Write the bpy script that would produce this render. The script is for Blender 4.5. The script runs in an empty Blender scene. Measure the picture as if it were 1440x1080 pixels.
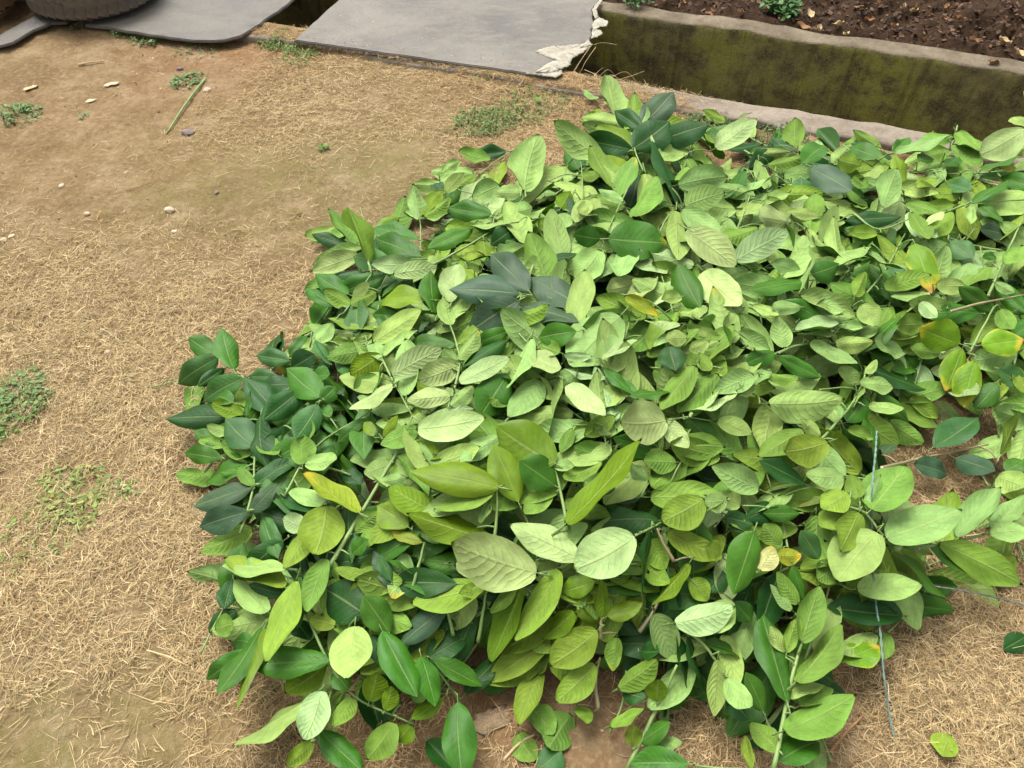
import bpy, bmesh, math, random
import numpy as np
from mathutils import Vector, Matrix

# ------------------------------------------------------------------ camera, light, exposure
scene = bpy.context.scene
COL = scene.collection
FPX, PITCH, CAMH = 1109.0, math.radians(48.7), 1.40
cam_data = bpy.data.cameras.new('camera')
cam_data.sensor_width = 36.0
cam_data.lens = FPX / 1440.0 * 36.0
cam_data.clip_start = 0.05
cam_data.clip_end = 500.0
cam = bpy.data.objects.new('camera', cam_data)
cam.location = (0, 0, CAMH)
cam.rotation_euler = (math.pi / 2 - PITCH, 0, 0)
COL.objects.link(cam)
scene.camera = cam

SUN_EL, SUN_AZ = math.radians(62), math.radians(-35)     # high, veiled sun; azimuth measured from +Y to +X
world = bpy.data.worlds.new('World')
scene.world = world
world.use_nodes = True
wn, wl = world.node_tree.nodes, world.node_tree.links
sky = wn.new('ShaderNodeTexSky')
sky.sky_type = 'NISHITA'
sky.sun_disc = False
sky.sun_elevation = SUN_EL
sky.sun_rotation = SUN_AZ
sky.air_density = 1.0
sky.dust_density = 6.0
hsv = wn.new('ShaderNodeHueSaturation')
hsv.inputs['Saturation'].default_value = 0.07            # cloud cover: the sky is nearly white
wl.new(sky.outputs[0], hsv.inputs['Color'])
bg = wn['Background']
wl.new(hsv.outputs[0], bg.inputs['Color'])
bg.inputs['Strength'].default_value = 0.15
sun_data = bpy.data.lights.new('sun', 'SUN')
sun_data.energy = 1.5
sun_data.angle = math.radians(30)
sun_data.color = (1.0, 0.955, 0.88)
sun = bpy.data.objects.new('sun', sun_data)
sun.rotation_euler = (math.pi / 2 - SUN_EL, 0, math.pi - SUN_AZ)
COL.objects.link(sun)
scene.view_settings.view_transform = 'Standard'
scene.view_settings.look = 'None'
scene.view_settings.gamma = 1.0
scene.view_settings.exposure = 0.95

rng = np.random.default_rng(7)
random.seed(7)

# ------------------------------------------------------------------ pixel -> world
SP, CP = math.sin(PITCH), math.cos(PITCH)
CAM = np.array([0, 0, CAMH])

def ray(px, py):
    """direction with unit depth along the optical axis"""
    x = (px - 720.0) / FPX
    v = (540.0 - py) / FPX
    return np.array([x, CP + v * SP, -SP + v * CP])

def unproj(px, py, z=0.0):
    d = ray(px, py)
    return CAM + d * ((z - CAMH) / d[2])

# ditch frame: O on the near inner edge, E1 along the ditch (to the right), E2 across it (away)
O2 = unproj(800, 107)[:2]
E1 = unproj(1387, 204)[:2] - O2
E1 = E1 / np.linalg.norm(E1)
E2 = np.array([-E1[1], E1[0]])

def to_uw(xy):
    d = np.asarray(xy)[..., :2] - O2
    return d @ E1, d @ E2

def from_uw(u, w, z=0.0):
    p = O2 + E1 * u + E2 * w
    return Vector((p[0], p[1], z))

W_FAR = float(np.mean([to_uw(unproj(*p))[1] for p in ((978, 42), (1244, 80), (1440, 107))]))

# ------------------------------------------------------------------ small numpy noise
def vnoise(x, y, seed=0):
    xi, yi = np.floor(x).astype(np.int64), np.floor(y).astype(np.int64)
    xf, yf = x - xi, y - yi
    def h(a, b):
        n = (a * 374761393 + b * 668265263 + seed * 1274126177) & 0x7fffffff
        n = ((n ^ (n >> 13)) * 1103515245 + 12345) & 0x7fffffff
        return ((n ^ (n >> 16)) & 0xffff) / 65535.0
    sx, sy = xf * xf * (3 - 2 * xf), yf * yf * (3 - 2 * yf)
    a = h(xi, yi) * (1 - sx) + h(xi + 1, yi) * sx
    b = h(xi, yi + 1) * (1 - sx) + h(xi + 1, yi + 1) * sx
    return a * (1 - sy) + b * sy - 0.5

def ground_z(x, y):
    x, y = np.asarray(x, float), np.asarray(y, float)
    return (0.022 * vnoise(x * 1.7, y * 1.7, 1) + 0.012 * vnoise(x * 5, y * 5, 2)
            + 0.007 * vnoise(x * 17, y * 17, 3) + 0.004 * vnoise(x * 43, y * 43, 4))

def idw(pts, vals, X, Y, power=3.0, eps=0.03):
    num = np.zeros_like(X); den = np.zeros_like(X)
    for (px, py), v in zip(pts, vals):
        w = 1.0 / ((X - px) ** 2 + (Y - py) ** 2 + eps * eps) ** (power / 2)
        num += w * v; den += w
    return num / den

# ------------------------------------------------------------------ heap height field
HEAP = [(250,520,.05),(270,640,.04),(280,720,.05),(295,850,.04),(300,930,.03),(350,1040,.03),(520,1060,.03),
 (640,1040,.02),(720,960,.01),(760,1000,.01),(850,1030,.01),(950,1040,.03),(1100,1060,.06),(1190,980,.04),(1240,900,.03),
 (1270,840,.05),(1400,790,.06),(1440,800,.06),(1310,600,.0),(1330,690,.01),(1290,560,.06),(435,400,.05),(460,320,.06),
 (560,290,.07),(640,235,.06),(720,220,.07),(770,185,.08),(900,150,.10),(1040,180,.05),(1100,190,.06),(1200,205,.075),
 (1300,215,.08),(1440,175,.12),(1380,220,.09),(1440,260,.13),(1250,250,.11),(1500,200,.14),(1570,190,.12),(350,560,.09),(450,480,.14),(450,600,.14),(400,700,.10),(550,400,.17),(600,550,.24),
 (700,400,.25),(700,650,.26),(600,700,.20),(500,800,.14),(650,800,.19),(450,900,.08),(600,930,.06),(800,300,.23),
 (950,300,.26),(850,450,.30),(850,600,.28),(850,750,.23),(800,850,.15),(950,900,.1),(1000,500,.28),(1000,700,.23),
 (1000,820,.15),(1100,400,.24),(1100,600,.2),(1100,750,.16),(1080,900,.1),(1200,300,.14),(1200,450,.18),(1200,700,.17),
 (1240,760,.15),(1300,300,.14),(1350,420,.15),(1400,500,.12),(1400,650,.05),(1400,300,.15),(900,200,.15),
 (1500,400,.15),(1500,700,.06),(1600,250,.1),(1600,550,.1),(1700,400,.08)]
OUT = [(200,450),(180,600),(200,750),(220,900),(240,1080),(300,1200),(600,1200),(900,1200),(1200,1200),(1330,950),(1440,930),
 (1550,900),(1700,800),(1850,600),(1900,300),(1700,120),(1500,110),(1300,150),(1100,130),(960,110),(850,110),(740,150),(640,180),
 (540,240),(440,270),(370,330),(360,420),(150,300),(300,150),(1250,1060),(690,1040),(830,1080)]
hp = [unproj(a, b, h)[:2] for a, b, h in HEAP] + [unproj(a, b)[:2] for a, b in OUT]
hv = [h for _, _, h in HEAP] + [-0.03] * len(OUT)
HX0, HX1, HY0, HY1, HN = -1.6, 2.6, 0.3, 3.6, 260
gx, gy = np.linspace(HX0, HX1, HN), np.linspace(HY0, HY1, HN)
GXX, GYY = np.meshgrid(gx, gy)
HGRID = idw(hp, hv, GXX, GYY, 3.2, 0.05)
for _ in range(5):
    P = np.pad(HGRID, 1, mode='edge')
    HGRID = (P[:-2, 1:-1] + P[2:, 1:-1] + P[1:-1, :-2] + P[1:-1, 2:] + 2 * P[1:-1, 1:-1]) / 6
HGRID = np.maximum(HGRID, 0.0)

def heap_h(x, y):
    fx = np.clip((np.asarray(x, float) - HX0) / (HX1 - HX0) * (HN - 1), 0, HN - 1.001)
    fy = np.clip((np.asarray(y, float) - HY0) / (HY1 - HY0) * (HN - 1), 0, HN - 1.001)
    ix, iy = fx.astype(int), fy.astype(int)
    ax, ay = fx - ix, fy - iy
    return ((HGRID[iy, ix] * (1 - ax) + HGRID[iy, ix + 1] * ax) * (1 - ay)
            + (HGRID[iy + 1, ix] * (1 - ax) + HGRID[iy + 1, ix + 1] * ax) * ay)

TS = np.linspace(0.5, 4.5, 1600)
def on_heap(px, py, off=0.0):
    """where the view ray through a pixel meets the heap (raised by off)"""
    d = ray(px, py)
    P = CAM[None, :] + TS[:, None] * d[None, :]
    s = P[:, 2] - (heap_h(P[:, 0], P[:, 1]) + off)
    k = np.argmax(s < 0)
    if k == 0:
        k = len(TS) - 1
    a = s[k - 1] / (s[k - 1] - s[k]) if s[k - 1] != s[k] else 0
    t = TS[k - 1] + a * (TS[k] - TS[k - 1])
    return CAM + t * d, t

# ------------------------------------------------------------------ material helpers
def new_mat(name):
    m = bpy.data.materials.new(name)
    m.use_nodes = True
    nt = m.node_tree
    return m, nt.nodes, nt.links, nt.nodes['Principled BSDF']

def N(nodes, kind, **kw):
    n = nodes.new(kind)
    for k, v in kw.items():
        if k in ('op', 'operation'):
            n.operation = v
        elif k.startswith('i'):
            n.inputs[int(k[1:])].default_value = v
        else:
            setattr(n, k, v)
    return n

class G:
    """tiny node-graph helper"""
    def __init__(s, nodes, links):
        s.n, s.l = nodes, links
    def _in(s, sock, v):
        if isinstance(v, bpy.types.NodeSocket):
            s.l.new(v, sock)
        elif v is not None:
            sock.default_value = v
    def math(s, op, a, b=None, c=None, clamp=False):
        m = s.n.new('ShaderNodeMath'); m.operation = op; m.use_clamp = clamp
        s._in(m.inputs[0], a)
        if b is not None: s._in(m.inputs[1], b)
        if c is not None: s._in(m.inputs[2], c)
        return m.outputs[0]
    def mix(s, f, a, b, blend='MIX'):
        m = s.n.new('ShaderNodeMix'); m.data_type = 'RGBA'; m.blend_type = blend
        s._in(m.inputs[0], f); s._in(m.inputs[6], a); s._in(m.inputs[7], b)
        return m.outputs[2]
    def noise(s, scale, detail=4, rough=0.6, vec=None, dist=0.0):
        m = s.n.new('ShaderNodeTexNoise')
        m.inputs['Scale'].default_value = scale; m.inputs['Detail'].default_value = detail
        m.inputs['Roughness'].default_value = rough; m.inputs['Distortion'].default_value = dist
        if vec is not None: s.l.new(vec, m.inputs['Vector'])
        return m.outputs[0]
    def ramp(s, f, stops):
        m = s.n.new('ShaderNodeValToRGB')
        e = m.color_ramp.elements
        while len(e) < len(stops): e.new(0.5)
        for el, (p, c) in zip(e, stops):
            el.position = p
            el.color = (c[0], c[1], c[2], 1) if not np.isscalar(c) else (c, c, c, 1)
        s.l.new(f, m.inputs[0])
        return m.outputs[0]
    def bump(s, h, strength, dist):
        m = s.n.new('ShaderNodeBump')
        m.inputs['Strength'].default_value = strength; m.inputs['Distance'].default_value = dist
        s.l.new(h, m.inputs['Height'])
        return m.outputs[0]
    def coord(s, which='Object'):
        return s.n.new('ShaderNodeTexCoord').outputs[which]
    def mapr(s, v, a, b, c=0.0, d=1.0):
        m = s.n.new('ShaderNodeMapRange'); m.clamp = True
        s.l.new(v, m.inputs[0])
        for i, q in enumerate((a, b, c, d)): m.inputs[i + 1].default_value = q
        return m.outputs[0]

def C4(c):
    return (c[0], c[1], c[2], 1.0)

# ------------------------------------------------------------------ leaf materials
def leaf_material(name, upper, direct):
    m, n, l, bs = new_mat(name)
    g = G(n, l)
    uv = n.new('ShaderNodeUVMap').outputs[0]
    sep = n.new('ShaderNodeSeparateXYZ'); l.new(uv, sep.inputs[0])
    u, v = sep.outputs[0], sep.outputs[1]
    au = g.math('ABSOLUTE', g.math('MULTIPLY_ADD', u, 2.0, -1.0))
    info = n.new('ShaderNodeObjectInfo')
    rnd = info.outputs['Random']
    tone = info.outputs['Color']
    alpha = info.outputs['Alpha']
    pos = g.coord('Object')
    off = n.new('ShaderNodeVectorMath'); off.operation = 'ADD'
    l.new(pos, off.inputs[0])
    comb = n.new('ShaderNodeCombineXYZ')
    l.new(g.math('MULTIPLY', rnd, 37.0), comb.inputs[0]); l.new(g.math('MULTIPLY', rnd, 91.0), comb.inputs[1])
    l.new(comb.outputs[0], off.inputs[1])
    P = off.outputs[0]
    n1 = g.noise(3.5, 3, 0.55, P)
    n2 = g.noise(26.0, 3, 0.6, P)
    # lateral veins: curve towards the tip
    ph = g.math('MULTIPLY_ADD', au, -1.7, g.math('MULTIPLY', v, 9.5))
    ph = g.math('MULTIPLY_ADD', g.math('MULTIPLY', au, au), -0.5, ph)
    ph = g.math('ADD', ph, g.math('MULTIPLY', n1, 1.3))
    fr = g.math('FRACT', ph)
    tri = g.math('ABSOLUTE', g.math('MULTIPLY_ADD', fr, 2.0, -1.0))      # 1 at the vein, 0 between
    vein = g.mapr(tri, 0.80, 1.0)
    vein = g.math('MULTIPLY', vein, g.mapr(au, 1.0, 0.55))
    vstr = g.math('MULTIPLY_ADD', g.math('FRACT', g.math('MULTIPLY', rnd, 17.3)), 0.8, 0.25)   # some blades are ribbed, some nearly smooth
    rib = g.mapr(au, 0.075, 0.02)
    pillow = g.math('SUBTRACT', 1.0, g.math('POWER', tri, 2.0))
    pillow = g.math('MULTIPLY', g.math('MULTIPLY', pillow, vstr), g.mapr(au, 1.0, 0.7))
    if not direct:
        if upper:      # the hidden glossy face of a leaf that lies underside up
            tone = g.mix(1.0, tone, (0.30, 0.44, 0.22, 1), 'MULTIPLY')
        else:          # the pale back of a leaf that lies face up
            tone = g.mix(0.75, tone, (0.30, 0.40, 0.15, 1))
    val = g.math('ADD', g.mapr(n1, 0.25, 0.75, 0.74, 1.22), g.mapr(n2, 0.3, 0.7, -0.07, 0.07))
    vcol = n.new('ShaderNodeCombineXYZ')
    for i in range(3): l.new(val, vcol.inputs[i])
    col = g.mix(1.0, tone, vcol.outputs[0], 'MULTIPLY')
    veincol = g.mix(0.55, col, (0.42, 0.50, 0.18, 1))
    col = g.mix(g.math('MULTIPLY', vein, 0.05 if upper else 0.13), col, veincol)
    col = g.mix(g.math('MULTIPLY', rib, 0.40 if upper else 0.6), col, veincol)
    # yellowing from tip and margin, driven by the object's alpha (1 = sound leaf)
    yk = g.math('SUBTRACT', 1.0, alpha)
    edge = g.math('MAXIMUM', v, g.math('MULTIPLY', au, 0.80))
    edge = g.math('ADD', edge, g.math('MULTIPLY_ADD', n1, 0.55, -0.27))
    lo = g.math('MULTIPLY_ADD', yk, -0.70, 1.05)
    yf = g.math('DIVIDE', g.math('SUBTRACT', edge, lo), 0.22, clamp=True)
    yf = g.math('MULTIPLY', yf, g.math('GREATER_THAN', yk, 0.02))
    col = g.mix(g.math('MULTIPLY', yf, 0.88), col, (0.58, 0.46, 0.035, 1))
    bf = g.math('DIVIDE', g.math('SUBTRACT', edge, g.math('ADD', lo, 0.20)), 0.12, clamp=True)
    bf = g.math('MULTIPLY', bf, g.math('GREATER_THAN', yk, 0.3))
    col = g.mix(bf, col, (0.50, 0.22, 0.07, 1))
    # specks of dust and scars
    vo = n.new('ShaderNodeTexVoronoi'); vo.inputs['Scale'].default_value = 4.0
    l.new(P, vo.inputs['Vector'])
    spot = g.math('MULTIPLY', g.mapr(vo.outputs['Distance'], 0.10, 0.04), g.math('GREATER_THAN', rnd, 0.72))
    col = g.mix(g.math('MULTIPLY', spot, 0.45), col, (0.26, 0.25, 0.16, 1))
    l.new(col, bs.inputs['Base Color'])
    rough = g.mapr(n2, 0.3, 0.7, 0.42, 0.56) if upper else g.mapr(n2, 0.3, 0.7, 0.56, 0.72)
    l.new(rough, bs.inputs['Roughness'])
    bs.inputs['Specular IOR Level'].default_value = 0.32 if upper else 0.22
    hgt = g.math('MULTIPLY', pillow, 0.36 if upper else -0.6)
    hgt = g.math('ADD', hgt, g.math('MULTIPLY', rib, -0.7 if upper else 0.8))
    hgt = g.math('ADD', hgt, g.math('MULTIPLY', vein, 0.0 if upper else 0.35))
    hgt = g.math('ADD', hgt, g.math('MULTIPLY', n2, 0.35))
    l.new(g.bump(hgt, 0.5, 0.0018 if upper else 0.0030), bs.inputs['Normal'])
    tr = n.new('ShaderNodeBsdfTranslucent')
    l.new(g.mix(1.0, col, (1.25, 1.30, 0.45, 1), 'MULTIPLY'), tr.inputs['Color'])
    mx = n.new('ShaderNodeMixShader'); mx.inputs[0].default_value = 0.34
    l.new(bs.outputs[0], mx.inputs[1]); l.new(tr.outputs[0], mx.inputs[2])
    l.new(mx.outputs[0], n['Material Output'].inputs['Surface'])
    return m

def stem_material(name, base, hi):
    m, n, l, bs = new_mat(name)
    g = G(n, l)
    P = g.coord('Object')
    a = g.noise(22, 3, 0.6, P); b = g.noise(160, 3, 0.7, P)
    l.new(g.mix(g.mapr(a, 0.3, 0.7), C4(base), C4(hi)), bs.inputs['Base Color'])
    bs.inputs['Roughness'].default_value = 0.55
    l.new(g.bump(b, 0.5, 0.001), bs.inputs['Normal'])
    return m

M_TOP = leaf_material('leaf_upper_face', True, True)
M_TOPX = leaf_material('leaf_upper_face_behind', True, False)
M_UND = leaf_material('leaf_underside', False, True)
M_UNDX = leaf_material('leaf_underside_behind', False, False)
M_STEM = stem_material('green_stem', (0.10, 0.19, 0.04), (0.22, 0.31, 0.09))
M_BARK = stem_material('woody_stem', (0.16, 0.13, 0.06), (0.30, 0.26, 0.13))
M_CUT = stem_material('cut_wood', (0.52, 0.46, 0.27), (0.66, 0.60, 0.38))

# ------------------------------------------------------------------ ground materials
def ground_material():
    m, n, l, bs = new_mat('trodden_earth')
    g = G(n, l)
    P = g.coord('Object')
    at = n.new('ShaderNodeAttribute'); at.attribute_name = 'patch'
    sp = n.new('ShaderNodeSeparateColor'); l.new(at.outputs['Color'], sp.inputs[0])
    a = g.noise(2.2, 5, 0.6, P); b = g.noise(14, 6, 0.68, P); c = g.noise(75, 5, 0.7, P); d = g.noise(320, 3, 0.7, P)
    e = g.noise(5.5, 6, 0.7, P, 0.6)
    col = g.mix(g.mapr(a, 0.35, 0.65), (0.172, 0.113, 0.056, 1), (0.255, 0.184, 0.104, 1))
    col = g.mix(g.mapr(b, 0.40, 0.66), col, (0.158, 0.100, 0.049, 1))
    col = g.mix(g.math('MULTIPLY', g.mapr(e, 0.50, 0.68), 0.75), col, (0.317, 0.240, 0.148, 1))
    col = g.mix(g.math('MULTIPLY', g.mapr(e, 0.50, 0.34), 0.8), col, (0.119, 0.076, 0.037, 1))
    col = g.mix(g.math('MULTIPLY', g.mapr(c, 0.5, 0.72), 0.75), col, (0.352, 0.270, 0.163, 1))
    col = g.mix(g.math('MULTIPLY', g.mapr(c, 0.46, 0.30), 0.6), col, (0.106, 0.067, 0.034, 1))
    alg = g.math('MULTIPLY', sp.outputs[1], g.mapr(b, 0.30, 0.60))
    col = g.mix(g.math('MULTIPLY', alg, 0.95), col, (0.145, 0.130, 0.046, 1))
    red = g.math('MULTIPLY', sp.outputs[2], g.mapr(b, 0.25, 0.6))
    col = g.mix(g.math('MULTIPLY', red, 0.8), col, (0.20, 0.098, 0.042, 1))
    mat_ = g.math('MULTIPLY', sp.outputs[0], g.mapr(c, 0.3, 0.7))
    col = g.mix(g.math('MULTIPLY', mat_, 0.45), col, (0.27, 0.19, 0.09, 1))
    l.new(col, bs.inputs['Base Color'])
    bs.inputs['Roughness'].default_value = 0.95
    bs.inputs['Specular IOR Level'].default_value = 0.15
    h = g.math('ADD', g.math('MULTIPLY', c, 0.8), g.math('MULTIPLY', d, 0.35))
    h = g.math('ADD', h, g.math('MULTIPLY', b, 1.6))
    l.new(g.bump(h, 0.75, 0.010), bs.inputs['Normal'])
    return m

def vcol_material(name, rough=0.8, var=0.25):
    m, n, l, bs = new_mat(name)
    g = G(n, l)
    at = n.new('ShaderNodeAttribute'); at.attribute_name = 'tint'
    a = g.noise(60, 3, 0.6, g.coord('Object'))
    k = n.new('ShaderNodeCombineXYZ')
    v = g.mapr(a, 0.3, 0.7, 1 - var, 1 + var)
    for i in range(3): l.new(v, k.inputs[i])
    l.new(g.mix(1.0, at.outputs['Color'], k.outputs[0], 'MULTIPLY'), bs.inputs['Base Color'])
    bs.inputs['Roughness'].default_value = rough
    bs.inputs['Specular IOR Level'].default_value = 0.25
    return m

def simple_noise_mat(name, c0, c1, c2, scales=(3, 20, 120), rough=0.85, bump=0.5, dist=0.006, spec=0.3):
    m, n, l, bs = new_mat(name)
    g = G(n, l)
    P = g.coord('Object')
    a = g.noise(scales[0], 5, 0.6, P); b = g.noise(scales[1], 6, 0.65, P); c = g.noise(scales[2], 4, 0.7, P)
    col = g.mix(g.mapr(a, 0.35, 0.65), C4(c0), C4(c1))
    col = g.mix(g.math('MULTIPLY', g.mapr(b, 0.45, 0.7), 0.75), col, C4(c2))
    col = g.mix(g.math('MULTIPLY', g.mapr(c, 0.45, 0.75), 0.25), col, C4([min(1, q * 1.5) for q in c1]))
    l.new(col, bs.inputs['Base Color'])
    bs.inputs['Roughness'].default_value = rough
    bs.inputs['Specular IOR Level'].default_value = spec
    h = g.math('ADD', b, g.math('MULTIPLY', c, 0.5))
    l.new(g.bump(h, bump, dist), bs.inputs['Normal'])
    return m

def moss_wall_material():
    m, n, l, bs = new_mat('mossy_concrete')
    g = G(n, l)
    P = g.coord('Object')
    geo = n.new('ShaderNodeNewGeometry')
    nz = n.new('ShaderNodeSeparateXYZ'); l.new(geo.outputs['True Normal'], nz.inputs[0])
    a = g.noise(2.6, 5, 0.62, P); b = g.noise(11, 6, 0.7, P); c = g.noise(60, 5, 0.7, P); d = g.noise(250, 3, 0.7, P)
    col = g.mix(g.mapr(b, 0.35, 0.65), (0.075, 0.062, 0.027, 1), (0.25, 0.215, 0.085, 1))
    moss = g.math('MULTIPLY', g.mapr(a, 0.42, 0.58), g.mapr(b, 0.40, 0.55))
    col = g.mix(g.math('MULTIPLY', moss, 0.85), col, (0.27, 0.265, 0.045, 1))
    col = g.mix(g.math('MULTIPLY', g.mapr(c, 0.52, 0.75), 0.5), col, (0.25, 0.21, 0.11, 1))
    top = g.mix(g.mapr(b, 0.35, 0.68), (0.20, 0.165, 0.115, 1), (0.095, 0.072, 0.048, 1))
    top = g.mix(g.math('MULTIPLY', g.mapr(c, 0.5, 0.72), 0.6), top, (0.15, 0.11, 0.065, 1))
    mp = n.new('ShaderNodeMapping'); mp.inputs['Scale'].default_value = (1, 1, 0.12); l.new(P, mp.inputs[0])
    drip = g.noise(16, 5, 0.7, mp.outputs[0])
    col = g.mix(g.math('MULTIPLY', g.mapr(drip, 0.52, 0.66), 0.6), col, (0.045, 0.038, 0.020, 1))
    col = g.mix(g.math('MULTIPLY', g.mapr(d, 0.52, 0.70), 0.55), col, (0.32, 0.28, 0.12, 1))
    col = g.mix(g.math('MULTIPLY', g.mapr(d, 0.46, 0.32), 0.6), col, (0.03, 0.026, 0.012, 1))
    isT = g.mapr(nz.outputs[2], 0.35, 0.75)
    col = g.mix(isT, col, top)
    l.new(col, bs.inputs['Base Color'])
    bs.inputs['Roughness'].default_value = 0.93
    bs.inputs['Specular IOR Level'].default_value = 0.2
    h = g.math('ADD', g.math('MULTIPLY', b, 1.2), g.math('ADD', c, g.math('MULTIPLY', d, 0.3)))
    l.new(g.bump(h, 0.8, 0.008), bs.inputs['Normal'])
    return m

M_GROUND = ground_material()
M_STRAW = vcol_material('dry_straw', 0.75)
M_WEED = vcol_material('weed_leaf', 0.6)
M_MOSSW = moss_wall_material()
M_SOIL = simple_noise_mat('dark_bed_soil', (0.034, 0.020, 0.011), (0.055, 0.033, 0.019), (0.022, 0.013, 0.008), (4, 25, 110), 0.95, 0.9, 0.02, 0.1)
M_FLOOR = simple_noise_mat('ditch_silt', (0.035, 0.028, 0.014), (0.06, 0.05, 0.025), (0.02, 0.016, 0.01), rough=0.8)
M_KERB = simple_noise_mat('worn_kerb_concrete', (0.185, 0.15, 0.112), (0.24, 0.20, 0.155), (0.10, 0.074, 0.048), (3, 16, 90), 0.92, 0.9, 0.008)
def board_material(name, k):
    m, n, l, bs = new_mat(name)
    g = G(n, l)
    P = g.coord('Object')
    mp = n.new('ShaderNodeMapping'); mp.inputs['Rotation'].default_value = (0, 0, 0.3); mp.inputs['Scale'].default_value = (1, 3.2, 1); l.new(P, mp.inputs[0])
    a = g.noise(2.4, 6, 0.65, P, 0.5); b = g.noise(9, 6, 0.7, mp.outputs[0]); c = g.noise(48, 6, 0.75, P); d = g.noise(190, 3, 0.7, P)
    col = g.mix(g.mapr(a, 0.36, 0.64), C4([q * k for q in (0.115, 0.106, 0.095)]), C4([q * k for q in (0.240, 0.215, 0.172)]))
    col = g.mix(g.math('MULTIPLY', g.mapr(b, 0.48, 0.66), 0.7), col, C4([q * k for q in (0.285, 0.262, 0.218)]))
    col = g.mix(g.math('MULTIPLY', g.mapr(b, 0.44, 0.30), 0.6), col, C4([q * k for q in (0.095, 0.090, 0.092)]))
    col = g.mix(g.math('MULTIPLY', g.mapr(c, 0.52, 0.72), 0.6), col, C4([q * k for q in (0.16, 0.125, 0.085)]))
    col = g.mix(g.math('MULTIPLY', g.mapr(d, 0.56, 0.72), 0.5), col, C4([q * k for q in (0.36, 0.34, 0.30)]))
    l.new(col, bs.inputs['Base Color'])
    l.new(g.mapr(b, 0.3, 0.7, 0.55, 0.85), bs.inputs['Roughness'])
    h = g.math('ADD', g.math('ADD', b, c), g.math('MULTIPLY', d, 0.5))
    l.new(g.bump(h, 0.55, 0.005), bs.inputs['Normal'])
    return m
M_BOARD = board_material('weathered_grey_board', 0.66)
M_BOARD2 = board_material('weathered_stone_board', 0.55)
M_CORE = simple_noise_mat('torn_pale_lining', (0.31, 0.285, 0.225), (0.39, 0.36, 0.29), (0.19, 0.162, 0.11), (9, 40, 160), 0.85, 0.9, 0.006)
M_RUBBER = simple_noise_mat('dusty_rubber', (0.075, 0.062, 0.047), (0.145, 0.125, 0.098), (0.042, 0.035, 0.027), (9, 34, 140), 0.85, 0.8, 0.006)
M_MUDRUB = simple_noise_mat('muddy_rubber', (0.09, 0.045, 0.022), (0.16, 0.09, 0.045), (0.035, 0.022, 0.014), (6, 24, 140), 0.9, 0.9, 0.008)
M_STONE = simple_noise_mat('pale_stone', (0.42, 0.34, 0.24), (0.55, 0.47, 0.36), (0.33, 0.25, 0.16), (20, 60, 200), 0.9, 0.6, 0.003)
M_LUMP = simple_noise_mat('crumbly_pale_earth', (0.29, 0.20, 0.115), (0.38, 0.285, 0.175), (0.19, 0.12, 0.06), (25, 70, 260), 0.95, 1.0, 0.008)
M_STONE2 = simple_noise_mat('purple_grey_stone', (0.16, 0.12, 0.12), (0.22, 0.17, 0.17), (0.10, 0.08, 0.08), (20, 60, 200), 0.8, 0.6, 0.003)
M_PAPER = simple_noise_mat('pale_scrap', (0.44, 0.33, 0.20), (0.54, 0.45, 0.32), (0.33, 0.23, 0.12), (12, 40, 150), 0.8, 0.4, 0.002)
M_DRYLEAF = simple_noise_mat('dead_leaf', (0.24, 0.12, 0.05), (0.36, 0.22, 0.11), (0.13, 0.065, 0.03), (8, 30, 150), 0.8, 0.6, 0.002)
M_DRYLEAF2 = simple_noise_mat('bleached_dead_leaf', (0.40, 0.29, 0.15), (0.50, 0.38, 0.22), (0.24, 0.15, 0.07), (8, 30, 150), 0.8, 0.6, 0.002)
M_TWINE = simple_noise_mat('blue_grey_twine', (0.12, 0.20, 0.165), (0.19, 0.285, 0.24), (0.08, 0.13, 0.11), (30, 90, 400), 0.6, 0.5, 0.001)
M_TWINE2 = simple_noise_mat('pale_grey_twine', (0.20, 0.205, 0.17), (0.28, 0.285, 0.24), (0.13, 0.13, 0.11), (30, 90, 400), 0.6, 0.5, 0.001)

# ------------------------------------------------------------------ object helpers
def link(name, mesh, parent=None, mats=()):
    o = bpy.data.objects.new(name, mesh)
    COL.objects.link(o)
    if parent is not None:
        o.parent = parent
    for m in mats:
        if m.name not in [q.name for q in mesh.materials if q]:
            mesh.materials.append(m)
    return o

def tag(o, label=None, cat=None, group=None, kind=None):
    if label: o['label'] = label
    if cat: o['category'] = cat
    if group: o['group'] = group
    if kind: o['kind'] = kind
    return o

def empty(name, loc):
    o = bpy.data.objects.new(name, None)
    o.empty_display_size = 0.05
    o.location = loc
    COL.objects.link(o)
    return o

def mesh_from(name, verts, faces, smooth=True):
    me = bpy.data.meshes.new(name)
    me.from_pydata([tuple(v) for v in verts], [], faces)
    if smooth:
        me.shade_smooth()
    me.update()
    return me

def spline(pts, n=6):
    """Catmull-Rom through pts"""
    P = [np.asarray(p, float) for p in pts]
    if len(P) < 3:
        return [P[0] + (P[-1] - P[0]) * t for t in np.linspace(0, 1, n + 1)]
    Q = [2 * P[0] - P[1]] + P + [2 * P[-1] - P[-2]]
    out = []
    for i in range(1, len(Q) - 2):
        for k in range(n):
            t = k / n
            a, b, c, d = Q[i - 1], Q[i], Q[i + 1], Q[i + 2]
            out.append(0.5 * (2 * b + (c - a) * t + (2 * a - 5 * b + 4 * c - d) * t * t + (3 * b - a - 3 * c + d) * t ** 3))
    out.append(P[-1])
    return out

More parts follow.
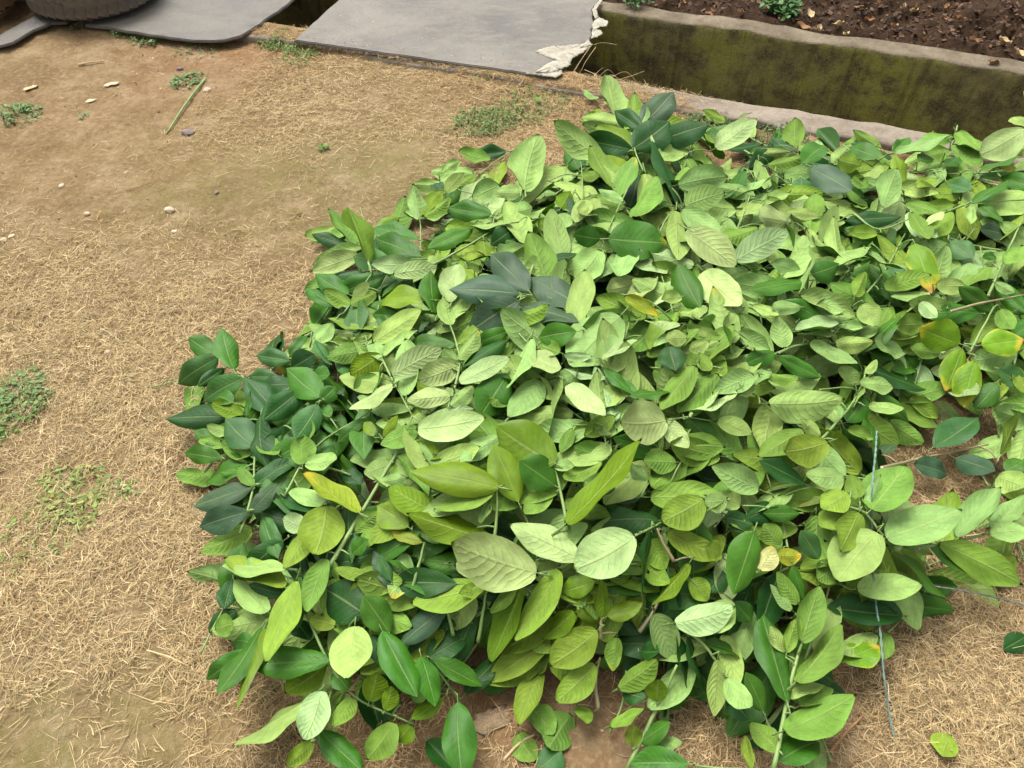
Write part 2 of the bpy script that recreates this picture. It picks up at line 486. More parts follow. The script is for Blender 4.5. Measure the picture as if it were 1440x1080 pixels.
def tube(V, F, MI, pts, r0, r1, sides=6, mat=0, capmat=None):
    """append a tapered tube to vertex/face/material lists"""
    base = len(V)
    pts = [np.asarray(p, float) for p in pts]
    up = np.array([0.13, 0.21, 0.97])
    for i, p in enumerate(pts):
        t = pts[min(i + 1, len(pts) - 1)] - pts[max(i - 1, 0)]
        t = t / (np.linalg.norm(t) + 1e-9)
        a = np.cross(t, up); a /= np.linalg.norm(a) + 1e-9
        b = np.cross(t, a)
        r = r0 + (r1 - r0) * i / max(1, len(pts) - 1)
        for k in range(sides):
            th = 2 * math.pi * k / sides
            V.append(p + r * (math.cos(th) * a + math.sin(th) * b))
    for i in range(len(pts) - 1):
        for k in range(sides):
            k2 = (k + 1) % sides
            F.append((base + i * sides + k, base + i * sides + k2, base + (i + 1) * sides + k2, base + (i + 1) * sides + k)); MI.append(mat)
    cm = mat if capmat is None else capmat
    F.append(tuple(base + k for k in reversed(range(sides)))); MI.append(cm)
    e = base + (len(pts) - 1) * sides
    F.append(tuple(e + k for k in range(sides))); MI.append(mat)

# ------------------------------------------------------------------ ground sheet
def axis(lo_far, lo, hi, hi_far, step, coarse=14):
    a = -np.geomspace(1, abs(lo_far - lo) + 1, coarse)[::-1] + 1 + lo
    b = np.arange(lo + step, hi, step)
    c = np.geomspace(1, abs(hi_far - hi) + 1, coarse) - 1 + hi
    return np.concatenate([a, b, c])

STRAW = [(100,900,1),(250,950,1),(60,1050,.12),(130,1000,.4),(100,760,1),(250,700,1),(100,620,.95),(200,560,1),(50,450,.95),(250,440,1),
 (400,420,.75),(100,380,.8),(30,340,.5),(200,350,.5),(330,350,.5),(400,340,.35),(100,280,.08),(250,280,.05),(350,260,.12),(480,260,.22),
 (550,220,.15),(600,280,.3),(450,160,.95),(380,150,.8),(330,190,.5),(500,190,.6),(430,90,.8),(560,110,.6),(620,160,.5),(300,120,.15),
 (200,150,.06),(100,200,.08),(180,220,.3),(50,100,.03),(150,70,.03),(300,80,.15),(700,130,.9),(680,210,.95),(760,160,.9),(840,150,1),
 (700,960,.12),(690,1060,.6),(830,1050,.05),(980,980,1),(1000,870,.8),(1300,600,1),(1330,690,1),(1300,950,1),(1400,1000,1),
 (1250,1060,.8),(1380,870,1),(660,890,.5),(560,1000,.9),(500,960,.9),(1100,200,.3),(1300,230,.3),(-100,900,1),(-150,500,.9),(-100,200,.1),
 (200,1200,.9),(600,1200,.9),(1000,1200,.9),(1600,1000,1)]
ALGAE = [(250,270,.8),(400,240,.8),(550,220,.95),(480,300,.5),(60,1050,1),(200,250,.4),(330,230,.8),(30,1000,.8),(580,280,.6),(150,1060,.6),
 (100,900,0),(250,700,0),(100,500,0),(300,450,0),(450,150,.1),(100,150,.1),(300,80,0),(700,180,.3),(700,960,0),(1300,950,0),(980,980,0),(850,130,0),(100,280,.25),(450,400,.2)]
REDD = [(340,75,.9),(300,90,.5),(700,960,.75),(640,880,.6),(830,1050,.3),(780,110,.7),(760,150,.4),(100,110,.2),(300,130,.35),(450,150,0),(100,500,0),(300,700,0),
 (100,1000,0),(1300,1000,.1),(500,250,0),(1300,620,.4),(600,800,.5),(900,700,.5),(1100,900,.4),(980,960,.3)]
def field(lst, X, Y):
    pts = [unproj(a, b)[:2] for a, b, _ in lst]
    return idw(pts, [v for _, _, v in lst], X, Y, 3.0, 0.06)

KERB_W = 0.125
uu = axis(-60, -3.3, 2.6, 60, 0.0135)
ww = axis(-60, -3.1, -0.004, -0.004, 0.0135)
ww = np.unique(np.round(ww[ww <= -0.0039], 5))
UU, WW = np.meshgrid(uu, ww)
GX = O2[0] + E1[0] * UU + E2[0] * WW
GY = O2[1] + E1[1] * UU + E2[1] * WW
inner = (UU > -3.4) & (UU < 2.7) & (WW > -3.2)
GZ = np.where(inner, ground_z(GX, GY), 0.0)
clod = np.maximum(0, vnoise(GX * 60, GY * 60, 11) - 0.22) * 0.022 + 0.004 * vnoise(GX * 75, GY * 75, 12)
GZ = GZ + np.where(inner, clod, 0)
# soil washed over the kerb beside the boards; further along the kerb stands bare (the sheet dips under it)
onk = np.clip((WW + KERB_W) / 0.012, 0, 1)
cover = 0.06 + 0.62 * np.clip(-WW / KERB_W, 0, 1) + 0.25 * vnoise(UU * 9, WW * 22, 55) + 0.12 * vnoise(UU * 30, WW * 60, 56)
bare = 1 / (1 + np.exp(-(UU - cover) / 0.05))
GZ = GZ * (1 - 0.6 * onk) + onk * (0.022 - 0.075 * bare)
nr, nc = UU.shape
idx = np.arange(nr * nc).reshape(nr, nc)
faces = np.stack([idx[:-1, :-1], idx[:-1, 1:], idx[1:, 1:], idx[1:, :-1]], -1).reshape(-1, 4)

def grid_mesh(name, verts, faces):
    me = bpy.data.meshes.new(name)
    me.vertices.add(len(verts)); me.vertices.foreach_set('co', np.asarray(verts, np.float32).ravel())
    k = faces.shape[1]
    me.loops.add(faces.size); me.loops.foreach_set('vertex_index', faces.astype(np.int32).ravel())
    me.polygons.add(len(faces))
    me.polygons.foreach_set('loop_start', np.arange(0, faces.size, k, dtype=np.int32))
    me.polygons.foreach_set('loop_total', np.full(len(faces), k, np.int32))
    me.update(calc_edges=True)
    me.validate()
    me.shade_smooth()
    return me

gm = grid_mesh('ground', np.stack([GX, GY, GZ], -1).reshape(-1, 3), faces)
pc = gm.color_attributes.new('patch', 'FLOAT_COLOR', 'POINT')
PAT = np.ones((nr * nc, 4), np.float32)
PAT[:, 0] = field(STRAW, GX, GY).ravel()
PAT[:, 1] = field(ALGAE, GX, GY).ravel()
PAT[:, 2] = field(REDD, GX, GY).ravel()
pc.data.foreach_set('color', PAT.ravel())
tag(link('ground', gm, None, [M_GROUND]), kind='structure')

# ------------------------------------------------------------------ ditch
def strip_solid(name, profile, u0, u1, step, mat, rough=0.004, seed=0):
    """a profile in (w, z) swept along the ditch with a little unevenness"""
    us = np.concatenate([[u0], np.arange(max(u0, -3.4) + step, min(u1, 2.8), step), [u1]]) if u0 < -3.4 else np.arange(u0, u1 + 1e-6, step)
    prof = []
    for (a, b) in zip(profile, profile[1:] + profile[:1]):
        L = math.hypot(b[0] - a[0], b[1] - a[1]); k = max(1, int(L / 0.02))
        for i in range(k):
            prof.append((a[0] + (b[0] - a[0]) * i / k, a[1] + (b[1] - a[1]) * i / k))
    V = []
    npf = len(prof)
    for u in us:
        for j, (w, z) in enumerate(prof):
            n1 = float(vnoise(np.array(u * 9.0), np.array(w * 9.0 + z * 7), seed)) + 0.6 * float(vnoise(np.array(u * 33.0), np.array(w * 40.0 + z * 31), seed + 1))
            V.append(from_uw(u, w + rough * n1, z + rough * 0.8 * n1))
    F = []
    for i in range(len(us) - 1):
        for j in range(npf):
            j2 = (j + 1) % npf
            F.append((i * npf + j, i * npf + j2, (i + 1) * npf + j2, (i + 1) * npf + j))
    F.append(tuple(range(npf))[::-1]); F.append(tuple((len(us) - 1) * npf + j for j in range(npf)))
    me = mesh_from(name, V, F)
    return link(name, me, None, [mat])

DEEP = -0.55
wall = strip_solid('ditch_wall', [(W_FAR, DEEP), (W_FAR, 0.012), (W_FAR + 0.006, 0.018), (W_FAR + 0.088, 0.02), (W_FAR + 0.092, DEEP)], -30, 30, 0.05, M_MOSSW, 0.011, 21)
tag(wall, 'dark mossy concrete wall on the far side of the drainage ditch', 'wall')
kerb = strip_solid('ditch_kerb', [(-KERB_W, DEEP), (0.0, DEEP), (0.0, 0.008), (-0.006, 0.014), (-KERB_W + 0.006, 0.016), (-KERB_W, 0.010)], -30, 30, 0.05, M_KERB, 0.010, 31)
tag(kerb, 'low worn concrete kerb edging the ditch beside the heap of cuttings', 'kerb')
fl = mesh_from('ditch_floor', [from_uw(-30, -0.02, DEEP + 0.03), from_uw(30, -0.02, DEEP + 0.03), from_uw(30, W_FAR + 0.02, DEEP + 0.03), from_uw(-30, W_FAR + 0.02, DEEP + 0.03)], [(0, 1, 2, 3)])
tag(link('ditch_floor', fl, None, [M_FLOOR]), kind='structure')

# planted bed beyond the ditch
bu = axis(-60, -3.3, 3.0, 60, 0.02)
bw = np.concatenate([np.arange(W_FAR + 0.082, W_FAR + 1.4, 0.02), W_FAR + 1.4 + np.geomspace(1, 60, 12) - 1 + 0.02])
BU, BW = np.meshgrid(bu, bw)
BX = O2[0] + E1[0] * BU + E2[0] * BW
BY = O2[1] + E1[1] * BU + E2[1] * BW
rise = np.clip((BW - W_FAR - 0.12) / 0.5, 0, 1)
soil_edge = 0.03 * np.clip((BU - 0.4) / 1.0, 0, 1) * np.clip(1 - (BW - W_FAR - 0.1) / 0.1, 0, 1)
bed_z = lambda U_, W_, X_, Y_: (0.005 + 0.05 * np.clip((W_ - W_FAR - 0.08) / 0.5, 0, 1)
          + (0.05 * vnoise(X_ * 9, Y_ * 9, 41) + 0.05 * vnoise(X_ * 22, Y_ * 22, 42) + 0.025 * vnoise(X_ * 50, Y_ * 50, 43)) * np.clip((W_ - W_FAR - 0.07) / 0.05, 0.15, 1))
BZ = np.where((BU > -3.4) & (BU < 3.1) & (BW < W_FAR + 1.5), bed_z(BU, BW, BX, BY), 0.055)
nr2, nc2 = BU.shape
idx2 = np.arange(nr2 * nc2).reshape(nr2, nc2)
bf_ = np.stack([idx2[:-1, :-1], idx2[:-1, 1:], idx2[1:, 1:], idx2[1:, :-1]], -1).reshape(-1, 4)
bm_ = grid_mesh('soil_bed', np.stack([BX, BY, BZ], -1).reshape(-1, 3), bf_)
tag(link('soil_bed', bm_, None, [M_SOIL]), kind='structure')

# ------------------------------------------------------------------ boards over the ditch
def subdivide_poly(pts, step):
    out = []
    for a, b in zip(pts, pts[1:] + pts[:1]):
        a, b = np.asarray(a, float), np.asarray(b, float)
        k = max(1, int(np.linalg.norm(b - a) / step))
        for i in range(k):
            out.append(a + (b - a) * i / k)
    return out

def board(name, outline, z0, thick, mat, jitter=0.0, seed=0, parent=None):
    """outline: world xy points; an extruded sheet with eased top edge and worn rim"""
    pts = subdivide_poly(outline, 0.03)
    r = random.Random(seed)
    pts = [p + np.array([r.uniform(-1, 1), r.uniform(-1, 1)]) * jitter for p in pts]
    bm = bmesh.new()
    vs = [bm.verts.new((p[0], p[1], z0)) for p in pts]
    f = bm.faces.new(vs)
    bmesh.ops.recalc_face_normals(bm, faces=[f])
    if f.normal.z < 0: f.normal_flip()
    ret = bmesh.ops.extrude_face_region(bm, geom=[f])
    for v in ret['geom']:
        if isinstance(v, bmesh.types.BMVert): v.co.z += thick
    bm.faces.ensure_lookup_table()
    top = [q for q in bm.faces if q.normal.z > 0.9 and q.calc_center_median().z > z0 + thick * 0.5]
    bmesh.ops.recalc_face_normals(bm, faces=bm.faces)
    edges = [e for e in bm.edges if all(v.co.z > z0 + thick * 0.5 for v in e.verts)]
    bmesh.ops.bevel(bm, geom=edges, offset=min(0.003, thick * 0.3), segments=2, affect='EDGES')
    me = bpy.data.meshes.new(name)
    bm.to_mesh(me); bm.free()
    return link(name, me, parent, [mat])

def xy(px, py, z=0.0):
    return unproj(px, py, z)[:2]

ZB = 0.022      # underside of the boards, resting on kerb and far wall
TB = 0.014
ZT = ZB + TB
# the big torn board: front edge, torn right end, back hidden above the frame
br = empty('cover_board', (xy(640, 60)[0], xy(640, 60)[1], ZB))
tag(br, 'large grey weathered board laid over the ditch with a torn pale end', 'board')
fl_, fr_ = xy(414, 56, ZT), xy(778, 108, ZT)
bl_ = fl_ + (xy(475, 0, ZT) - fl_) * 2.1
torn_px = [(790, 95), (800, 82), (812, 70), (826, 60), (832, 50), (831, 42), (836, 34), (833, 24), (832, 14), (838, 6), (846, -4)]
torn = [xy(a, b, ZT) for a, b in torn_px]
br_ = torn[-1] + (xy(846, -4, ZT) - xy(836, 34, ZT)) * 2.0
b_obj = board('board_sheet', [fl_, fr_] + torn + [br_, bl_], ZB, TB, M_BOARD, 0.002, 3)
mat_parent = Matrix.Translation(br.location).inverted()
b_obj.data.transform(mat_parent); b_obj.parent = br

def flap(poly_px, hump, seed, name='torn_flap'):
    """crumpled pale lining peeled back over the board edge; real thickness, raised in the middle"""
    r = random.Random(seed)
    pts = [p + np.array([r.uniform(-1, 1), r.uniform(-1, 1)]) * 0.9 for p in subdivide_poly([np.array(p, float) for p in poly_px], 2.2)]
    c = np.mean(pts, 0)
    rings = 5
    V, F = [], []
    n = len(pts)
    for s in range(rings):
        k = 1 - s / rings
        for i, p in enumerate(pts):
            q = c + (p - c) * k
            e = (1 - k)
            z = ZT + 0.0025 + 0.12 * hump * math.sin(min(1, e * 1.6) * math.pi * 0.5) + 0.004 * float(vnoise(np.array(q[0] * 0.12), np.array(q[1] * 0.20), seed)) + 0.002 * float(vnoise(np.array(q[0] * 0.35), np.array(q[1] * 0.5), seed + 3))
            w = unproj(q[0], q[1], z)
            V.append(Vector(w) - br.location)
    V.append(Vector(unproj(c[0], c[1], ZT + 0.12 * hump + 0.003)) - br.location)
    for s in range(rings - 1):
        for i in range(n):
            j = (i + 1) % n
            F.append((s * n + i, s * n + j, (s + 1) * n + j, (s + 1) * n + i))
    for i in range(n):
        F.append(((rings - 1) * n + i, (rings - 1) * n + (i + 1) % n, len(V) - 1))
    nv = len(V)
    low = [v - Vector((0, 0, 0.002)) for v in V[:n]]
    V += low
    for i in range(n):
        j = (i + 1) % n
        F.append((nv + i, nv + j, j, i))
    me = mesh_from(name, V, F)
    return link(name, me, br, [M_CORE])

flap([(752, 71), (775, 65), (803, 63), (818, 62), (829, 56), (833, 62), (818, 75), (804, 82), (803, 88), (790, 92), (782, 84), (766, 78)], 0.010, 5)
flap([(753, 101), (765, 92), (778, 85), (792, 88), (800, 86), (803, 91), (790, 97), (776, 101)], 0.012, 6)
flap([(740, 103), (772, 104), (790, 98), (791, 103), (782, 109), (765, 106)], 0.004, 7)
flap([(833, 34), (838, 27), (843, 24), (856, 30), (854, 36), (842, 38), (835, 43)], 0.012, 8)
flap([(832, 47), (834, 40), (845, 43), (848, 46), (840, 52), (832, 54)], 0.006, 9)
flap([(832, 14), (836, 8), (842, 0), (847, 0), (840, 10), (836, 18), (842, 24), (836, 26)], 0.004, 10)

# the second board with a rounded near corner, part of it under the tyre
b2 = [(120, 34), (150, 38), (200, 47), (250, 54), (285, 57), (315, 56), (338, 50), (360, 37), (385, 19), (404, 6), (416, -4)]
b2xy = [xy(a, b, 0.029) for a, b in b2]
d_ = (b2xy[-1] - b2xy[-4]); d_ /= np.linalg.norm(d_)
b2xy += [b2xy[-1] + d_ * 0.5, b2xy[0] + d_ * 1.0]
o2 = board('ditch_cover_board', b2xy, 0.019, 0.010, M_BOARD2, 0.003, 4)
tag(o2, 'grey stone-like board with a rounded corner over the ditch beside the tyre', 'board')
b3 = [(-60, 78), (-20, 66), (18, 56), (45, 40), (70, 29), (92, 28)]
b3xy = [xy(a, b, 0.035) for a, b in b3]
b3xy += [b3xy[-1] + d_ * 0.75, b3xy[0] + d_ * 0.9]
o3 = board('ditch_cover_board', b3xy, 0.019, 0.009, M_BOARD2, 0.003, 5)
tag(o3, 'dark grey board between the muddy tyre and the bare earth', 'board')

# ------------------------------------------------------------------ tyres
def tyre(center, R, width, mat, label, seed, tilt=(0, 0)):
    root = empty('tyre', center)
    root.rotation_euler = (tilt[0], tilt[1], 0)
    tag(root, label, 'tyre')
    # carcass profile (radius, z)
    rim = R * 0.56
    prof = []
    for k in range(25):
        a = -math.pi / 2 + math.pi * k / 24
        rr = rim + (R - rim) * max(0.0, math.cos(a)) ** 0.42
        zz = width / 2 * math.copysign(abs(math.sin(a)) ** 0.8, math.sin(a)) + width / 2
        prof.append((rr, zz))
    for k in range(1, 12):          # inner face
        a = math.pi / 2 - math.pi * k / 12
        prof.append((rim + 0.004 + (R - 0.018 - rim) * max(0, math.cos(a)) ** 0.5, width / 2 + (width / 2 - 0.012) * math.sin(a)))
    SEG = 72
    V, F = [], []
    for i in range(SEG):
        th = 2 * math.pi * i / SEG
        for (rr, zz) in prof:
            V.append((rr * math.cos(th), rr * math.sin(th), zz))
    n = len(prof)
    for i in range(SEG):
        i2 = (i + 1) % SEG
        for j in range(n):
            j2 = (j + 1) % n
            F.append((i * n + j, i2 * n + j, i2 * n + j2, i * n + j2))
    link('carcass', mesh_from('carcass', V, F), root, [mat])
    # tread blocks: one shared mesh, an object each
    tw = 2 * math.pi * R / 40 * 0.975
    bm = bmesh.new()
    bmesh.ops.create_cube(bm, size=1.0, matrix=Matrix.Diagonal((0.006, tw, width * 0.30, 1)))
    bmesh.ops.bevel(bm, geom=bm.edges[:], offset=0.0015, segments=1, affect='EDGES')
    me = bpy.data.meshes.new('tread_block'); bm.to_mesh(me); bm.free()
    me.materials.append(mat)
    for row, zc in enumerate((0.30, 0.68)):
        for k in range(40):
            th = 2 * math.pi * (k + 0.5 * row) / 40
            o = link('tread_block', me, root)
            o.location = ((R - 0.0024) * math.cos(th), (R - 0.0024) * math.sin(th), width * zc)
            o.rotation_euler = (0.25 if row else -0.25, 0, th)
    # raised ring on the sidewall
    V, F, MI = [], [], []
    ring = [((R * 0.80) * math.cos(2 * math.pi * k / 64), (R * 0.80) * math.sin(2 * math.pi * k / 64), width * 0.985) for k in range(65)]
    tube(V, F, MI, ring, 0.006, 0.006, 6)
    link('sidewall_ring', mesh_from('sidewall_ring', V, F), root, [mat])
    return root

tc = xy(150, 28, 0.05)
vd = tc / np.linalg.norm(tc)
tc = tc + vd * 0.27
tyre((tc[0], tc[1], 0.031), 0.255, 0.17, M_RUBBER, 'dusty grey tyre lying flat on the boards over the ditch', 1)
tc2 = xy(20, 38, 0.05)
tc2 = tc2 + vd * 0.22 + np.array([-0.26, 0.06])
tyre((tc2[0], tc2[1], 0.031), 0.30, 0.19, M_MUDRUB, 'rusty brown mud-caked tyre lying beside the dusty grey tyre', 2)

# ------------------------------------------------------------------ leaf meshes
def leaf_mesh(name, fold, bend, twist, wave, p, q, top, seed, curl=0.0, notch=0.0):
    r = random.Random(seed)
    NU, NV = 6, 15
    us = [-1 + 2 * i / NU for i in range(NU + 1)]
    vs = [j / NV for j in range(NV + 1)]
    side = r.uniform(-0.07, 0.07)
    ph = r.uniform(0, 6.28)
    bite_v = r.uniform(0.3, 0.8)
    lop = r.uniform(-0.12, 0.12)
    def pt(u, v, dz):
        e_ = min(1.0, max(0.0, (v - 0.5) / 0.5))
        hw = 0.5 * max(0.0, math.sin(math.pi * (v ** p))) ** (q + 0.30 * e_ * e_)
        hw *= 1 + 0.010 * math.sin(v * 31 + ph + u)
        if notch and u * notch > 0: hw *= 1 - 0.38 * math.exp(-((v - bite_v) / 0.055) ** 2) * abs(u) ** 2
        hw *= 1 + lop * u
        x = u * hw
        y = v
        z = fold * abs(x) * 0.9 * (0.5 + 0.5 * math.sin(math.pi * min(1, v * 1.05)))
        z += -curl * (abs(u) ** 3) * hw * 0.5
        z += wave * math.sin(v * 11 + ph + (1.7 if u > 0 else 0)) * abs(u) ** 1.5 * hw
        a = bend
        # bend along the blade: arc of total angle a
        if abs(a) > 1e-3:
            R_ = 1 / a
            yy = (R_ - z) * math.sin(v * a) if False else math.sin(v * a) / a
            zz = -(1 - math.cos(v * a)) / a
        else:
            yy, zz = v, 0
        x += side * math.sin(math.pi * v) * 0.6
        tw = twist * v
        x2 = x * math.cos(tw) - z * math.sin(tw)
        z2 = x * math.sin(tw) + z * math.cos(tw)
        return (x2, yy, z2 + zz + dz)
    V, F, MI, UV = [], [], [], []
    T = 0.0035
    for s, dz in ((0, T), (1, 0.0)):
        b0 = len(V)
        for j, v in enumerate(vs):
            for i, u in enumerate(us):
                edge = (i in (0, NU)) or (j in (0, NV))
                V.append(pt(u, v, T * 0.5 if edge else dz)); UV.append(((u + 1) / 2, v))
        w = NU + 1
        for j in range(NV):
            for i in range(NU):
                f0, f1, f2, f3 = b0 + j * w + i, b0 + j * w + i + 1, b0 + (j + 1) * w + i + 1, b0 + (j + 1) * w + i
                for f in (((f0, f1, f2), (f0, f2, f3)) if i < NU // 2 else ((f0, f1, f3), (f1, f2, f3))):
                    F.append(f if s == 0 else f[::-1]); MI.append(s)
    # petiole
    nb = len(V)
    pts = [(0, -0.13, -0.012), (0, -0.06, -0.004), (0, 0.03, 0.0)]
    F2, M2, V2 = [], [], []
    tube(V2, F2, M2, pts, 0.016, 0.013, 5, 2)
    V += [tuple(v) for v in V2]; UV += [(0.5, 0)] * len(V2)
    F += [tuple(nb + k for k in f) for f in F2]; MI += M2
    me = bpy.data.meshes.new(name)
    me.from_pydata(V, [], F)
    me.polygons.foreach_set('material_index', MI)
    ul = me.uv_layers.new(name='UVMap')
    li = np.zeros(len(me.loops), np.int32); me.loops.foreach_get('vertex_index', li)
    ul.data.foreach_set('uv', np.asarray(UV, np.float32)[li].ravel())
    me.shade_smooth()
    me.materials.append(M_TOP if top else M_TOPX)
    me.materials.append(M_UNDX if top else M_UND)
    me.materials.append(M_STEM)
    me.update()
    return me

LEAVES = {True: [], False: []}
_r = random.Random(5)
for top in (True, False):
    for k in range(24):
        LEAVES[top].append(leaf_mesh('leaf', fold=_r.uniform(0.02, 0.30) if k % 4 else _r.uniform(0.35, 0.6), bend=_r.uniform(-0.25, 0.75) * (1 if top else 0.75), twist=_r.uniform(-0.28, 0.28),
                                     wave=_r.uniform(0.02, 0.09) if k % 3 else _r.uniform(0.09, 0.15), p=_r.uniform(0.86, 1.06), q=_r.uniform(0.58, 0.78), top=top,
                                     seed=100 + k + 40 * top, curl=_r.uniform(0, 0.45), notch=(1 if k % 2 else -1) if k % 5 == 2 else 0))

CALM = {t: [m for k, m in enumerate(LEAVES[t]) if k % 4 and k % 3 and k % 5 != 2] for t in LEAVES}
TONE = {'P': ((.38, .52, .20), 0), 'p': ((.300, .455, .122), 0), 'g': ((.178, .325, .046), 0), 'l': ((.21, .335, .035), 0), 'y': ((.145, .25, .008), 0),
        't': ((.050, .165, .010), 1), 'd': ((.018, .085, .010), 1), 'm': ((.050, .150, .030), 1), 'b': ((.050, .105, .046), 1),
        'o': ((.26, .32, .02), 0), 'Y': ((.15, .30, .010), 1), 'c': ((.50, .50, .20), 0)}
UNDER = {'P', 'p', 'g', 'l', 'c'}

def tone_of(kind, r):
    c, istop = TONE[kind]
    top = kind in ('t', 'd', 'm', 'b', 'Y') or (kind in ('y', 'o') and r.random() < 0.5)
    k = r.uniform(0.84, 1.16)
    hue = r.uniform(-0.10, 0.10)
    col = (c[0] * k * (1 + hue), c[1] * k, c[2] * k * (1 - hue), 1.0)
    a = {'o': r.uniform(0.42, 0.6), 'Y': r.uniform(0.44, 0.6), 'c': 0.6}.get(kind, 1.0)
    if a == 1.0 and kind not in 'Pbm' and r.random() < 0.02: a = r.uniform(0.6, 0.8)
    return (col[0], col[1], col[2], a), top

def place_leaf(parent, B, T, n_up, W, kind, r, root_loc, calm=False):
    """a leaf object from base B to tip T; n_up is the side shown upwards"""
    col, top = tone_of(kind, r)
    a = T - B; L = np.linalg.norm(a); a = a / L
    n = n_up - a * np.dot(n_up, a); n /= np.linalg.norm(n) + 1e-9
    if not top: n = -n
    x = np.cross(a, n)
    me = r.choice(CALM[top] if calm else LEAVES[top])
    o = bpy.data.objects.new('leaf', me)
    COL.objects.link(o)
    o.parent = parent
    M = Matrix(((x[0] * W, a[0] * L, n[0] * L, B[0] - root_loc[0]), (x[1] * W, a[1] * L, n[1] * L, B[1] - root_loc[1]),
                (x[2] * W, a[2] * L, n[2] * L, B[2] - root_loc[2]), (0, 0, 0, 1)))
    o.matrix_local = M
    o.color = col
    return o
